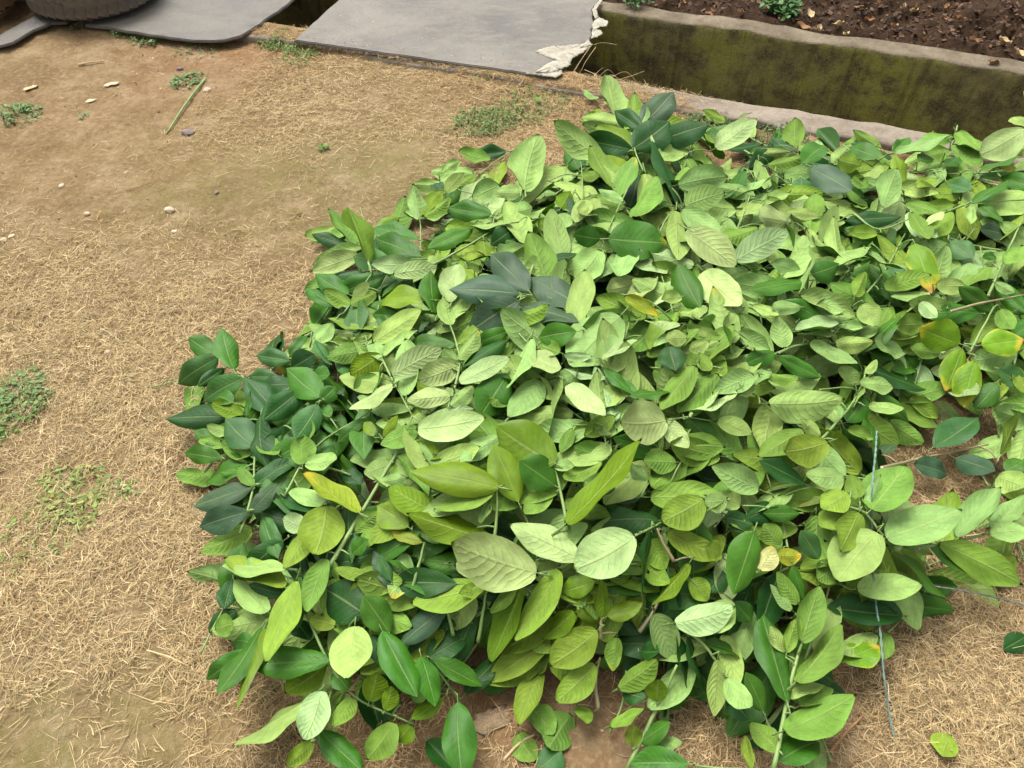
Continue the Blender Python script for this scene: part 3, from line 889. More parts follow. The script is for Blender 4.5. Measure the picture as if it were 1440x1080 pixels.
# ------------------------------------------------------------------ observed leaves of the heap
# each region: origin and scale of the numbers that follow (measured on the photograph), then
# leaves as base x, base y, tip x, tip y, apparent width, kind, layer
REG = {'A': (400, 150, .29167), 'B': (780, 120, .29167), 'C': (1080, 150, .25), 'D': (1080, 400, .25), 'E': (230, 440, .29167),
       'F': (600, 440, .29167), 'G': (250, 740, .3149), 'H': (650, 740, .3149), 'I': (990, 580, .3149), 'J': (990, 740, .3149),
       'K': (820, 380, .25), 'L': (400, 320, .25), 'M': (400, 580, .25)}
OBS = {
'B': """425 185 560 50 130 b 2;415 210 300 135 80 d 2;385 300 540 190 160 d 2;520 260 725 200 120 d 2;370 310 125 265 110 d 1;230 350 0 220 100 p 2
365 420 230 350 90 y 3;350 470 200 385 80 p 2;0 470 210 515 35 p 2;325 560 215 510 50 p 2;195 545 120 680 80 p 2;440 430 535 700 130 p 4;480 285 600 600 60 d 3
405 440 360 570 90 d 2;270 740 540 740 190 t 4;215 740 95 720 120 t 3;215 800 90 960 130 p 3;585 610 580 850 90 p 2;640 700 870 880 130 P 4;600 480 845 430 130 p 3
780 300 945 200 110 P 3;620 600 800 760 110 p 2;630 580 800 530 110 p 2;880 840 1115 720 120 P 3;980 690 790 770 100 g 2;1135 660 960 640 110 P 2;990 570 880 650 60 p 2
1120 520 1010 570 45 p 2;1270 630 1130 600 55 p 2;600 870 700 1060 120 t 3;720 900 900 1075 150 P 4;1180 900 1040 860 70 p 2;1245 400 1430 520 130 b 2;1190 450 1200 530 90 m 2
1200 370 1340 230 100 t 2;1160 290 1150 190 90 g 1;1030 450 870 565 35 p 2;1060 300 960 370 80 d 1;900 420 830 560 60 t 1;60 620 0 700 80 p 1;30 590 70 520 90 y 1""",
'A': """330 660 205 515 45 g 2;400 740 300 500 50 y 3;300 660 140 630 40 d 1;370 680 140 750 60 p 2;355 720 140 800 90 P 3;650 540 620 400 90 p 2;665 520 750 390 60 y 2
640 640 440 590 50 t 2;550 540 440 590 60 y 2;680 530 800 450 50 g 2;760 320 850 255 50 p 2;780 410 860 330 60 p 2;800 440 885 330 30 g 2;750 400 720 340 60 d 1
1030 380 910 430 100 p 2;1160 400 1160 210 130 p 2;1350 290 1150 460 80 p 3;1130 420 1020 420 80 p 2;980 480 1070 510 100 P 2;1090 510 1200 490 90 p 2;1090 560 890 560 40 p 3
1290 570 1210 560 60 l 2;1440 450 1410 570 90 p 2;990 520 800 500 80 t 2;1100 590 1000 660 80 d 1;1090 550 1230 760 70 b 2;1380 450 1270 720 90 d 2;1430 720 1260 740 60 d 2
1170 880 1000 700 120 b 4;1120 900 805 880 150 b 3;1120 940 870 1070 150 b 4;1200 830 1430 960 140 b 3;1150 960 1400 1020 110 b 2;1100 1030 1285 970 60 l 4
960 650 970 775 110 l 2;800 940 830 750 120 P 2;800 1050 770 930 80 p 2;300 900 160 830 70 t 1;240 960 110 880 60 t 0;440 900 320 960 80 g 1;900 590 700 680 70 t 2""",
'L': """725 215 490 200 100 P 3;620 260 860 230 90 P 2;795 400 480 340 110 y 4;845 480 800 270 70 t 3;395 410 475 310 60 p 2;500 570 250 490 70 g 2;505 640 790 480 130 p 4
560 720 745 570 55 p 4;270 540 165 650 90 p 2;430 590 295 610 50 P 2;275 640 390 640 60 y 2;490 600 390 640 40 p 2;540 740 480 650 80 p 3;465 690 245 740 110 g 2
540 720 370 850 140 y 3;610 830 885 690 130 P 4;605 890 385 1030 80 P 4;510 830 395 920 90 g 2;500 950 540 800 30 t 3;930 950 695 980 110 P 3;940 1000 1060 900 80 p 3
990 870 1260 750 90 P 4;985 770 745 870 130 P 2;970 750 890 690 60 p 2;980 740 1095 600 70 p 3;950 660 690 670 70 t 2;930 540 950 390 70 p 3;1260 580 1075 650 80 t 2
1240 640 1020 770 90 d 2;1250 830 1100 1050 170 t 3;805 1080 1060 1010 70 P 3;1430 860 1260 1080 150 p 2;370 430 250 380 80 g 1;540 460 640 400 80 g 1;640 500 500 490 80 t 1
180 640 260 780 70 m 2;160 680 120 720 60 p 1""",
'E': """255 220 40 340 110 m 3;235 190 130 130 90 t 2;335 265 270 100 80 t 3;370 320 145 420 120 m 3;330 430 230 370 80 t 3;380 490 240 450 60 y 3;290 270 170 350 60 d 1;500 390 420 510 70 t 2
400 500 420 360 30 t 3;600 230 460 210 80 m 3;540 310 420 310 70 m 2;620 260 725 200 100 d 3;740 240 790 150 80 d 2;610 200 690 90 50 t 2;750 400 610 290 130 t 4;655 380 485 520 110 d 3
740 450 640 610 110 m 4;760 420 825 360 80 t 4;800 500 770 440 50 t 3;470 350 610 340 90 d 2;720 300 800 300 80 t 3;860 390 830 350 50 b 2;430 640 310 530 140 m 3;470 500 440 720 60 d 4
320 580 220 560 45 p 3;270 640 150 560 50 t 2;300 640 175 620 60 g 2;270 700 100 670 80 t 2;420 680 300 640 80 g 2;550 680 460 600 90 g 2;360 770 270 770 45 t 2;430 830 370 750 60 g 3
420 840 155 930 90 b 3;400 960 185 1030 120 b 3;440 830 620 680 80 d 2;420 960 540 830 80 b 2;660 620 700 500 100 g 3;560 560 500 620 70 d 1""",
'M': """120 290 340 280 100 p 3;100 290 90 120 130 g 3;410 560 105 375 90 o 4;35 440 230 540 80 p 2;0 470 180 560 110 d 1;235 530 180 820 220 l 4;120 650 0 600 100 P 3;130 680 0 880 110 l 3
745 90 550 180 110 g 3;590 290 455 340 110 p 2;530 390 700 370 80 p 2;400 670 530 560 90 g 2;650 240 810 450 90 g 2;705 200 880 250 100 y 2;755 90 1130 40 160 P 4;1205 140 990 280 110 p 2
1190 420 720 330 190 y 4;1180 430 860 555 110 g 3;1310 490 1180 190 170 y 3;830 550 600 430 150 y 3;690 640 530 530 150 y 2;1150 720 700 600 170 y 4;1100 620 1190 450 60 p 3;770 730 610 670 60 o 2
1410 900 915 770 260 P 6;1120 980 715 1060 170 l 5;1390 850 1330 680 110 g 4;1130 1000 985 1020 80 l 4;460 920 290 880 70 l 3;600 990 530 760 80 b 3;580 830 715 910 40 t 3;500 650 440 780 80 g 2
560 130 640 20 60 y 3;450 40 300 160 60 t 2;500 130 450 50 60 y 3;340 330 420 380 90 d 1""",
'F': """540 180 590 340 130 P 4;715 90 545 120 110 t 3;640 190 540 150 80 g 3;930 20 700 270 230 p 3;500 130 410 380 80 p 4;860 310 660 290 40 P 3;790 210 660 220 40 P 3;1010 130 855 240 40 P 4
970 190 880 300 80 p 2;635 320 610 610 60 p 3;690 345 860 515 100 P 5;560 290 400 520 150 g 2;1150 520 915 540 190 P 5;1155 520 1260 655 90 P 4;1270 500 1440 410 40 P 4;1180 650 1440 640 120 g 2
680 1010 1050 650 110 y 5;1085 890 1430 900 160 g 3;1330 900 1130 1030 150 l 4;1110 1000 820 970 90 d 3;860 880 1060 870 80 b 2;600 880 470 970 90 g 2;615 740 715 740 50 p 3;840 720 670 830 60 g 2
990 740 1060 810 60 p 3;1200 720 1040 720 110 g 2;1170 160 1200 280 120 d 3;1290 260 1130 480 110 g 3;1400 300 1210 490 110 g 2;985 400 1180 370 60 t 3;860 270 985 380 60 t 3;1250 500 1400 620 110 t 2
610 720 345 560 200 y 4;615 830 450 720 150 t 3;700 560 650 680 60 g 2;900 500 760 600 80 g 1;800 540 700 600 70 l 1""",
'K': """240 150 420 250 70 o 4;540 300 340 300 50 P 4;690 200 540 290 80 p 3;725 230 615 320 60 p 2;580 380 460 390 90 p 3;490 350 400 420 50 p 3;550 150 430 170 70 p 3;830 250 790 480 90 p 3
880 350 1050 440 80 p 3;960 200 1100 260 60 p 3;1220 210 1050 220 80 p 3;1440 300 1200 320 50 P 4;1130 430 1090 270 110 p 3;1400 350 1200 380 50 p 3;1110 490 1320 600 90 t 3;1290 410 1440 520 70 p 3
950 590 740 680 120 p 4;740 590 530 820 110 g 3;620 540 450 800 110 g 3;855 680 600 830 60 P 5;760 850 940 920 90 p 4;560 850 760 970 130 t 3;1055 750 1430 740 170 p 4;1430 760 1370 900 80 p 3
1040 570 950 640 60 p 3;1030 590 1200 620 50 g 3;960 640 860 720 80 p 3;1330 930 1220 840 70 p 3;1230 900 1000 1030 130 g 4;1370 970 1080 1070 160 l 5;1340 280 1150 160 90 t 3;1250 60 950 110 70 t 2
1240 140 1440 230 110 p 3;700 400 580 470 70 p 2;660 470 720 570 70 g 2;400 560 520 640 80 g 1;1080 470 920 500 80 t 2;200 620 300 700 60 t 2""",
'C': """650 560 740 340 140 p 3;720 280 800 440 70 y 3;640 330 520 430 70 p 2;720 260 1020 190 80 p 3;1440 130 1150 330 150 P 4;1440 60 1380 110 80 p 3;1200 360 1420 260 60 t 3;1310 340 1430 330 60 o 3
470 230 610 280 110 t 2;400 300 520 330 100 l 3;850 300 940 250 80 t 3;940 410 830 470 60 l 3;1020 430 1140 470 90 m 2;1150 540 1340 420 60 t 4;980 590 880 660 50 P 4;1145 550 1150 650 40 p 4
1190 550 1320 640 60 t 3;1440 480 1270 590 160 p 3;610 710 440 720 70 l 4;810 600 890 760 70 g 4;450 640 740 620 90 d 2;560 790 400 920 70 p 5;565 815 725 970 50 p 5;830 780 920 980 140 Y 5
1200 690 1440 720 90 b 3;1030 760 1150 850 110 m 3;950 1000 1100 1010 90 p 4;1240 900 1090 1000 80 g 4;1280 990 1390 1050 50 p 4;660 1020 900 960 90 g 2;490 1060 540 940 80 l 3;250 940 400 880 120 t 2
1330 880 1440 800 90 g 4;1210 850 1320 820 50 t 3;700 900 760 980 90 m 1;1000 330 1080 280 70 t 2;560 450 480 400 60 g 1""",
'D': """190 60 500 170 110 p 3;430 210 160 240 60 P 4;530 240 380 230 45 p 3;540 110 600 230 120 p 4;385 330 570 330 90 p 4;760 380 575 340 60 p 4;240 330 465 470 90 p 4;400 470 520 560 80 p 3
870 220 700 230 110 g 3;860 100 950 190 70 P 4;1070 330 865 250 180 Y 5;1210 340 1430 310 150 Y 4;1090 370 1000 590 130 Y 4;1160 440 1110 680 130 Y 5;1280 560 1170 700 110 t 3;960 390 790 360 80 g 3
1310 140 1380 260 90 g 2;520 560 715 560 80 p 5;555 500 610 430 45 p 4;530 570 470 680 40 p 4;540 640 440 790 110 t 3;570 690 720 720 70 p 5;620 620 790 770 100 t 3;690 770 860 890 110 g 4
590 480 850 600 90 d 2;560 740 630 1040 90 t 2;940 910 1170 760 160 m 3;1065 980 1280 1060 120 b 2;830 1010 1070 1060 110 b 2;1310 950 1440 720 80 l 4;800 640 960 750 80 l 2;0 90 180 120 80 p 3
700 480 900 430 90 t 2;450 820 600 860 70 g 2;650 950 700 900 70 b 1;1300 480 1440 560 110 m 1;300 620 380 800 70 p 2;200 740 280 840 60 g 2""",
'I': """240 340 45 240 110 p 4;160 410 90 370 70 p 3;100 390 0 400 150 p 4;210 110 60 50 70 P 4;450 320 250 220 60 d 4;620 290 450 280 90 p 5;690 380 650 280 80 g 5;640 360 530 420 110 l 5;730 430 780 290 60 p 5
750 430 880 290 190 g 6;630 440 520 500 110 l 4;690 450 600 620 120 l 5;770 540 600 760 190 p 6;820 560 1095 480 170 p 5;690 790 930 790 120 p 5;890 640 1130 860 70 t 3;1060 590 1429 760 130 l 5
1010 600 1200 710 80 t 4;1130 550 1320 330 110 p 5;1290 520 1425 390 90 p 4;1280 540 1440 530 90 p 5;1310 290 1440 340 110 p 4;1350 260 1440 200 80 t 4;220 540 120 810 140 t 5;250 700 310 600 80 c 5
330 640 430 640 70 o 4;340 590 270 500 110 g 3;510 650 430 530 80 m 4;590 680 500 750 110 g 3;420 850 320 710 70 g 4;390 880 290 770 50 p 4;400 690 450 840 50 t 4;70 640 0 600 80 l 4;0 960 130 850 120 p 5
140 850 210 930 90 t 2;560 870 870 910 130 d 1;880 900 700 850 90 d 1;200 470 330 400 90 d 2;100 470 210 500 90 d 1;420 450 270 450 70 t 3""",
'J': """440 515 520 270 110 g 5;370 560 410 410 50 g 4;365 770 240 400 110 t 5;360 560 300 450 60 p 3;415 690 620 465 90 g 5;390 770 540 705 50 p 4;430 800 575 715 60 g 3;365 910 660 780 130 g 5
340 1045 540 910 140 t 3;330 1000 210 890 100 g 4;210 1080 190 930 55 l 4;260 820 190 660 90 t 3;60 600 35 835 70 p 5;105 680 215 820 90 p 5;10 525 235 555 60 t 3;630 600 780 530 120 Y 3
760 480 600 620 80 p 2;820 480 790 600 60 g 2;280 1000 220 880 80 d 1;500 640 600 700 80 d 1;120 760 200 860 80 d 1""",
'H': """515 140 220 10 140 P 5;765 50 510 200 190 P 7;430 200 250 500 120 l 5;270 270 150 600 100 y 4;235 280 130 390 60 g 3;585 250 450 290 90 y 3;620 240 640 430 50 y 4;840 30 780 310 50 d 4
920 30 1150 140 100 l 4;840 60 900 190 110 l 2;800 180 920 250 90 l 2;1010 170 865 370 70 y 5;1020 240 1100 330 90 l 4;955 430 1210 370 120 P 6;860 395 940 595 120 p 5;960 490 1000 720 60 d 3
1010 500 1070 740 50 d 3;600 470 410 620 140 l 4;590 620 440 790 110 l 4;690 500 670 640 70 g 3;655 400 800 350 80 y 4;540 310 620 430 100 y 2;500 390 370 500 90 y 2;320 470 390 570 80 g 1
300 640 420 580 90 g 0;700 720 880 600 90 l 4;870 780 880 680 110 y 4;720 740 800 760 120 d 2;665 890 820 825 60 l 4;760 980 770 880 70 l 4;800 960 930 880 80 t 3;1000 1060 760 1060 130 t 4
860 980 985 970 60 p 2;580 830 510 860 80 l 2;700 300 760 240 80 d 1;960 330 900 400 90 d 1;800 560 880 560 80 d 1;1160 200 1100 300 90 d 1""",
'G': """480 190 195 150 90 p 5;470 270 220 170 90 l 4;590 50 460 160 110 l 4;525 250 385 585 120 l 5;400 380 265 250 100 p 3;460 300 330 270 70 d 2;540 230 550 450 50 t 3;660 150 580 390 90 g 3
240 240 210 370 80 d 2;260 380 140 460 80 d 2;170 460 270 430 120 g 4;330 520 240 500 70 t 2;300 560 125 680 70 t 3;370 460 210 760 60 t 3;380 470 255 800 70 y 4;665 600 345 630 110 t 5
660 620 495 740 110 y 3;790 450 760 685 170 p 6;840 220 730 200 60 l 4;700 440 590 420 80 l 3;940 470 830 320 120 t 4;870 490 950 650 90 d 3;920 480 1060 760 130 t 5;1090 590 1150 790 110 t 5
1150 600 1350 710 90 t 4;1120 590 1280 480 110 d 2;1290 740 1429 570 90 d 2;1180 380 990 530 110 b 3;855 780 890 650 110 y 4;925 820 960 710 70 y 4;640 740 570 970 120 P 5;780 770 690 900 80 g 3
600 760 285 1000 90 p 5;600 970 480 1080 70 l 4;640 920 820 1100 110 t 4;960 880 840 1090 110 g 4;1040 890 970 980 80 y 2;1180 770 1050 870 50 y 3;1250 800 1250 1100 130 t 5;830 390 640 270 200 d 4
700 160 620 320 90 g 2;780 120 850 60 70 t 2;520 420 590 500 80 d 1;950 240 900 130 60 m 3;700 650 760 730 80 t 2;980 800 900 820 80 d 2"""}

# visible stems: region, points, thickness at the cut end (mm), material, label
STEMS = [
 ('B', [(430,420),(385,300),(400,190)], 2.6, 0, 'sprig of glossy dark leaves standing up where the heap meets the ditch kerb'),
 ('B', [(350,500),(240,740),(240,860)], 2.0, 0, 'short green sprig with one large glossy green leaf among pale undersides'),
 ('A', [(1200,760),(1150,900),(1100,1010)], 2.6, 0, 'dull grey-green leaf cluster flecked with dust, on top of the heap'),
 ('L', [(1280,540),(1340,620),(1430,700)], 2.2, 0, 'thin stem running out of the dusty grey-green cluster with pale leaves'),
 ('M', [(245,880),(340,720),(420,590),(590,300),(640,220)], 5.0, 0, 'thick bare green stem slanting across the heap above dark leaves'),
 ('M', [(0,470),(100,290),(230,150),(480,0)], 2.6, 0, 'long green stem carrying the leaf with the orange tip'),
 ('J', [(310,1085),(360,840),(400,650),(440,510)], 4.2, 0, 'upright green branch of alternate leaves beside the hanging blue-grey twine'),
 ('H', [(930,430),(1060,510),(1140,610),(1190,680)], 3.2, 0, 'arching yellow-green stem with a bright ribbed leaf at its upper end'),
 ('G', [(570,380),(670,600),(790,760),(1050,885)], 2.8, 0, 'branch spilling down onto the straw with a pale leaf hanging from its bend'),
 ('I', [(640,420),(720,450),(800,550),(862,598)], 2.8, 0, 'broad rounded pale leaves around a stem ending in a small green bud'),
 ('I', [(960,605),(1150,570),(1290,540),(1420,560)], 3.4, 0, 'green branch resting on the straw with a pale pointed leaf standing up'),
 ('D', [(640,1030),(900,970),(1240,900)], 3.6, 1, 'brownish branch with dull dark leaves lying across the straw gap'),
 ('D', [(1030,150),(1200,105),(1440,60)], 3.8, 1, 'straight olive-brown stem jutting from the heap above yellowing leaves'),
 ('D', [(1130,390),(1200,260),(1270,130)], 3.4, 0, 'sprig of yellow-edged leaves with its cut stem pointing down'),
 ('C', [(1240,1060),(1330,850),(1440,620)], 3.6, 0, 'long straight green stem leaning over other stems beside a dark dull leaf'),
 ('C', [(980,600),(1160,540),(1440,525)], 3.4, 0, 'green stem with narrow young leaves lying level on the heap near the kerb'),
 ('C', [(480,600),(620,690),(800,630)], 3.0, 0, 'stem with pale bark and small leaves beside a dark glossy leaf'),
 ('L', [(550,740),(600,840),(720,1060)], 2.6, 0, 'slender stem with two pale oval leaves lying open on the slope'),
 ('L', [(310,665),(400,662),(500,640)], 4.2, 0, 'short sprig whose pale cut end points at the bare earth'),
 ('L', [(930,985),(985,780),(965,640),(930,545)], 3.0, 0, 'bent stem between pale leaves below the dusty grey-green cluster'),
 ('M', [(1178,735),(1195,560),(1195,430)], 3.4, 0, 'hanging stem below two broad olive leaves'),
 ('M', [(715,1000),(750,880),(790,730)], 3.4, 0, 'short cut stem hanging under a broad olive leaf'),
 ('F', [(680,1050),(650,880),(610,720)], 3.4, 0, 'stem bearing a long narrow olive leaf that stands above the heap'),
 ('H', [(330,215),(440,185),(540,120),(760,45),(860,0)], 3.2, 0, 'bright pale-leaved sprig spread over the front of the heap'),
 ('H', [(735,1085),(880,790),(960,620)], 4.2, 0, 'green stem rising from the bare soil patch with a round olive leaf'),
 ('E', [(560,420),(440,360),(340,270),(250,200)], 2.6, 0, 'sprig of bluish green leaves reaching out over the straw'),
 ('E', [(370,1060),(430,860),(440,700),(470,520)], 3.0, 0, 'sprig of dark dull leaves trailing at the foot of the heap on the straw'),
 ('A', [(700,770),(850,690),(1000,600)], 3.8, 0, 'olive stem laid flat along the shoulder of the heap towards the earth'),
 ('G', [(100,570),(160,450),(260,260)], 2.0, 0, 'thin bare stem tip poking out over the straw'),
 ('G', [(1045,275),(1080,170),(1100,80)], 3.2, 0, 'leafless cut stem hanging from the heap over brown shade'),
 ('G', [(1230,485),(1210,400),(1195,330)], 3.6, 0, 'stubby cut stem with a pale end hanging over reddish soil'),
 ('H', [(70,515),(90,400),(105,300)], 3.4, 0, 'straight cut stem hanging below the brightest pale leaf'),
 ('H', [(612,500),(618,460),(622,420)], 4.0, 1, 'pale woody stub below a narrow olive leaf'),
 ('H', [(608,815),(595,720),(600,650),(615,590)], 4.0, 1, 'crooked brown twig touching the bare soil patch'),
 ('H', [(790,470),(830,420),(855,380),(880,330)], 4.2, 1, 'woody cut stub with a single narrow olive leaf'),
 ('H', [(945,155),(900,80),(870,10)], 3.4, 1, 'grey-brown cut twig between lime green leaves'),
 ('K', [(420,838),(520,835),(600,828),(760,855)], 2.4, 0, 'sprig with a round ribbed pale leaf at one end and slim leaves opposite'),
 ('K', [(1100,465),(1180,430),(1290,405),(1400,370)], 3.4, 0, 'pale green stem with pale leaves folded along it'),
 ('D', [(300,870),(400,760),(480,660),(530,560)], 2.8, 0, 'sprig of small young pale leaves opening upward beside the straw gap'),
 ('E', [(620,560),(690,480),(760,420)], 2.4, 0, 'cluster of fresh glossy green leaves on the straw side of the heap'),
 ('E', [(900,780),(700,700),(800,600),(1000,470)], 2.2, 0, 'thin stem weaving under pale leaves next to an orange-tipped leaf'),
 ('L', [(335,480),(400,390),(490,260)], 2.4, 0, 'upturned thin stem with a small folded pale leaf at the heap edge'),
 ('A', [(655,690),(656,600),(655,540)], 2.0, 0, 'upright sprig with a translucent pale leaf at the edge facing the boards'),
]

class Br:
    pass

def seg_dist(p, pts):
    best, arg = 1e9, None
    for a, b in zip(pts, pts[1:]):
        a, b = np.asarray(a, float), np.asarray(b, float)
        t = np.clip(np.dot(p - a, b - a) / (np.dot(b - a, b - a) + 1e-9), 0, 1)
        q = a + t * (b - a)
        d = np.linalg.norm(p - q)
        if d < best: best, arg = d, q
    return best, arg

LAYER = 0.0095
leaf_rng = random.Random(77)
heroes = []
for reg, pts, thick, mat, label in STEMS:
    ox, oy, s = REG[reg]
    b = Br()
    b.px = [np.array([ox + x * s, oy + y * s]) for x, y in pts]
    b.thick, b.mat, b.label, b.leaves = thick / 1000.0, mat, label, []
    b.explicit = True
    heroes.append(b)

obs = []
for reg, txt in OBS.items():
    ox, oy, s = REG[reg]
    for it in txt.replace('\n', ';').split(';'):
        f = it.split()
        if len(f) != 7: continue
        v = [float(q) for q in f[:5]]
        obs.append((ox + v[0] * s, oy + v[1] * s, ox + v[2] * s, oy + v[3] * s, v[4] * s, f[5], int(f[6])))
# leaves measured twice from overlapping views are kept once
keep = []
for o in obs:
    m = ((o[0] + o[2]) / 2, (o[1] + o[3]) / 2)
    dup = False
    for k in keep:
        mk = ((k[0] + k[2]) / 2, (k[1] + k[3]) / 2)
        if math.hypot(m[0] - mk[0], m[1] - mk[1]) < 9 and abs(math.hypot(o[0] - o[2], o[1] - o[3]) - math.hypot(k[0] - k[2], k[1] - k[3])) < 16:
            dup = True; break
    if not dup: keep.append(o)
obs = keep

rest = []
for o in obs:
    p = np.array(o[:2])
    best = min(heroes, key=lambda b: seg_dist(p, b.px)[0])
    if seg_dist(p, best.px)[0] < 26 and len(best.leaves) < 14:
        best.leaves.append(o)
    else:
        rest.append(o)
# the others: neighbouring leaves share a hidden stem
while rest:
    seed_ = min(rest, key=lambda o: o[0] + 0.3 * o[1])
    near = sorted(rest, key=lambda o: math.hypot(o[0] - seed_[0], o[1] - seed_[1]))
    grp = [o for o in near if math.hypot(o[0] - seed_[0], o[1] - seed_[1]) < 120][:7]
    for o in grp: rest.remove(o)
    b = Br()
    P_ = np.array([o[:2] for o in grp])
    c = P_.mean(0)
    if len(grp) > 1:
        u, s_, vt = np.linalg.svd(P_ - c)
        ax = vt[0]
        t = (P_ - c) @ ax
        ext = max(45.0, (t.max() - t.min()) / 2 + 10)
        sgn = 1 if ax[1] > 0 else -1
        b.px = [c + ax * sgn * ext, c + np.array([6, 4]), c - ax * sgn * ext]
    else:
        tdir = np.array(grp[0][2:4]) - np.array(grp[0][:2]); tdir = tdir / (np.linalg.norm(tdir) + 1e-9)
        b.px = [c - tdir * 60 + np.array([8, 6]), c - tdir * 25, c]
    b.thick, b.mat, b.label, b.leaves, b.explicit = 0.0026, 0, None, grp, False
    heroes.append(b)

GROUPN = 'leafy cut branches heaped on the ground'
# sprigs lying just under the uppermost leaves: leaves in rows along their stems, fanning to the front of the heap
spr = random.Random(31)
centres = []
for gy_ in range(210, 940, 74):
    for gx_ in range(330, 1540, 108):
        px_, py_ = gx_ + spr.uniform(-36, 36) + (46 if (gy_ // 74) % 2 else 0), gy_ + spr.uniform(-24, 24)
        q, t_ = on_heap(px_, py_, 0.0)
        if heap_h(q[0], q[1]) > 0.075 and to_uw(q)[1] < -0.20: centres.append((px_, py_, t_, q))
for px_, py_, t_, q in centres:
    k = 1.25 / t_
    ang = math.radians(spr.choice([spr.uniform(95, 190), spr.uniform(95, 190), spr.uniform(-20, 95), spr.uniform(170, 250)]))   # image angle, 90 = towards the front
    d = np.array([math.cos(ang), math.sin(ang) * 0.85])
    ln = spr.uniform(120, 165) * k
    p0 = np.array([px_, py_]) - d * ln / 2
    side = np.array([-d[1], d[0]])
    bow = side * spr.uniform(-12, 12)
    b = Br()
    b.px = [p0, p0 + d * ln * .5 + bow, p0 + d * ln]
    b.thick, b.mat, b.label, b.explicit, b.leaves = 0.0028, 0, None, False, []
    left = q[0] < -0.28
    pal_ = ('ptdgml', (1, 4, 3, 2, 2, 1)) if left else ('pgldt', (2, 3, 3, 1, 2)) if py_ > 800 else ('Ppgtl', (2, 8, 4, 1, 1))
    main = spr.choices(*pal_)[0]
    nlv = spr.randint(5, 7)
    for i_ in range(nlv):
        f_ = .12 + .88 * i_ / (nlv - 1)
        bp = p0 + d * ln * f_ + bow * (1 - (2 * f_ - 1) ** 2)
        a_ = ang + (math.radians(spr.uniform(30, 62)) * (1 if i_ % 2 else -1) if i_ < nlv - 1 else spr.uniform(-.2, .2))
        L_ = spr.uniform(92, 124) * k
        tp = bp + np.array([math.cos(a_), math.sin(a_) * 0.86]) * L_
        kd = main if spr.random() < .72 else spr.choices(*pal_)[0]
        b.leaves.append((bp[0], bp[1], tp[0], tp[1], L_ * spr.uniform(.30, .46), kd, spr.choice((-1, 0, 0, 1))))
    heroes.append(b)
print('sprigs', len(centres))
LOOK = {'pale': 'pale undersides', 'green': 'glossy green faces', 'dark': 'dark dull leaves', 'olive': 'yellow-green leaves'}
def heading(d):
    a, b = float(np.dot(d, E1)), float(np.dot(d, E2))
    if abs(b) > abs(a): return 'tip to kerb' if b > 0 else 'tip from kerb'
    return 'tip from boards' if a > 0 else 'tip to boards'
def look_of(kinds):
    k = ''.join(kinds)
    n = {'pale': sum(q in 'pPgc' for q in kinds), 'green': sum(q in 'tY' for q in kinds), 'dark': sum(q in 'dbm' for q in kinds), 'olive': sum(q in 'lyo' for q in kinds)}
    return max(n, key=n.get)

LANDMARKS = [(700, 400, 'the dusty grey-green cluster'), (440, 675, 'the orange-tipped leaf'), (900, 195, 'the upstanding dark sprig by the kerb'),
 (1232, 650, 'the upper run of blue-grey twine'), (1310, 600, 'the straw gap'), (1255, 775, 'the small green bud'), (690, 795, 'the brightest pale leaf'),
 (1350, 520, 'the yellow-edged leaves'), (780, 960, 'the bare soil patch'), (290, 540, 'the bluish sprig over the straw'), (850, 670, 'the long narrow olive leaf'),
 (900, 590, 'the round ribbed pale leaf'), (510, 720, 'the thick slanting green stem'), (1110, 930, 'the upright branch by the twine'), (1000, 880, 'the arching yellow-green stem'),
 (490, 485, 'the cut end facing the bare earth'), (905, 280, 'the ribbed pale leaf on the crest'), (910, 430, 'the yellow-tipped leaf on the crown'), (1110, 565, 'the broad pale leaf above the twine'),
 (1300, 370, 'the green leaf with a yellow flank'), (1410, 190, 'the pale leaf overhanging the kerb'), (1180, 255, 'the dark leaf near the kerb'), (640, 340, 'the olive stem on the shoulder'),
 (470, 370, 'the upturned leaves at the earth edge'), (490, 920, 'the pale leaf hanging over straw'), (650, 930, 'the glossy leaves over reddish soil'), (1390, 780, 'the pointed leaf over the pale twine'),
 (600, 480, 'the pale oval leaves on the slope'), (820, 480, 'the largest pale leaf of the crown'), (1020, 640, 'the pale leaves below the crown'), (330, 710, 'the dark dull sprig on the straw'),
 (1050, 330, 'the bright pale leaves of the crest'), (1150, 420, 'the folded pale leaves past the crown'), (760, 230, 'the pale leaves facing the torn board')]
LM3 = [(on_heap(a, b)[0], t) for a, b, t in LANDMARKS]
def zone_of(x, y):
    p = np.array([x, y])
    return 'by ' + min(LM3, key=lambda q: np.linalg.norm(q[0][:2] - p))[1]

def build_stem(root, path3d, thick, mat, bases, name='stem'):
    V, F, MI = [], [], []
    loc = np.array(root.location)
    path = spline([p - loc for p in path3d], 6)
    # gentle irregularity
    path = [p + 0.0012 * np.array([vnoise(np.array(i * .7), np.array(3.1), 5), vnoise(np.array(i * .7), np.array(9.1), 6), vnoise(np.array(i * .7), np.array(17.), 8)]) for i, p in enumerate(path)]
    tube(V, F, MI, path, thick, thick * 0.55, 7, 0, 1)
    for B in bases:               # leaf stalks that join the leaf base to the stem
        q = B - loc
        d = [np.linalg.norm(q - p) for p in path]
        k = int(np.argmin(d))
        if d[k] > 0.004:
            mid = (q + path[k]) / 2 + np.array([0, 0, 0.15 * d[k]])
            tube(V, F, MI, spline([path[k], mid, q], 3), 0.0019, 0.0014, 5, 0)
    me = bpy.data.meshes.new(name)
    me.from_pydata([tuple(v) for v in V], [], F)
    me.polygons.foreach_set('material_index', MI)
    me.shade_smooth()
    me.materials.append(M_BARK if mat else M_STEM)
    me.materials.append(M_CUT)
    me.update()
    return link(name, me, root)

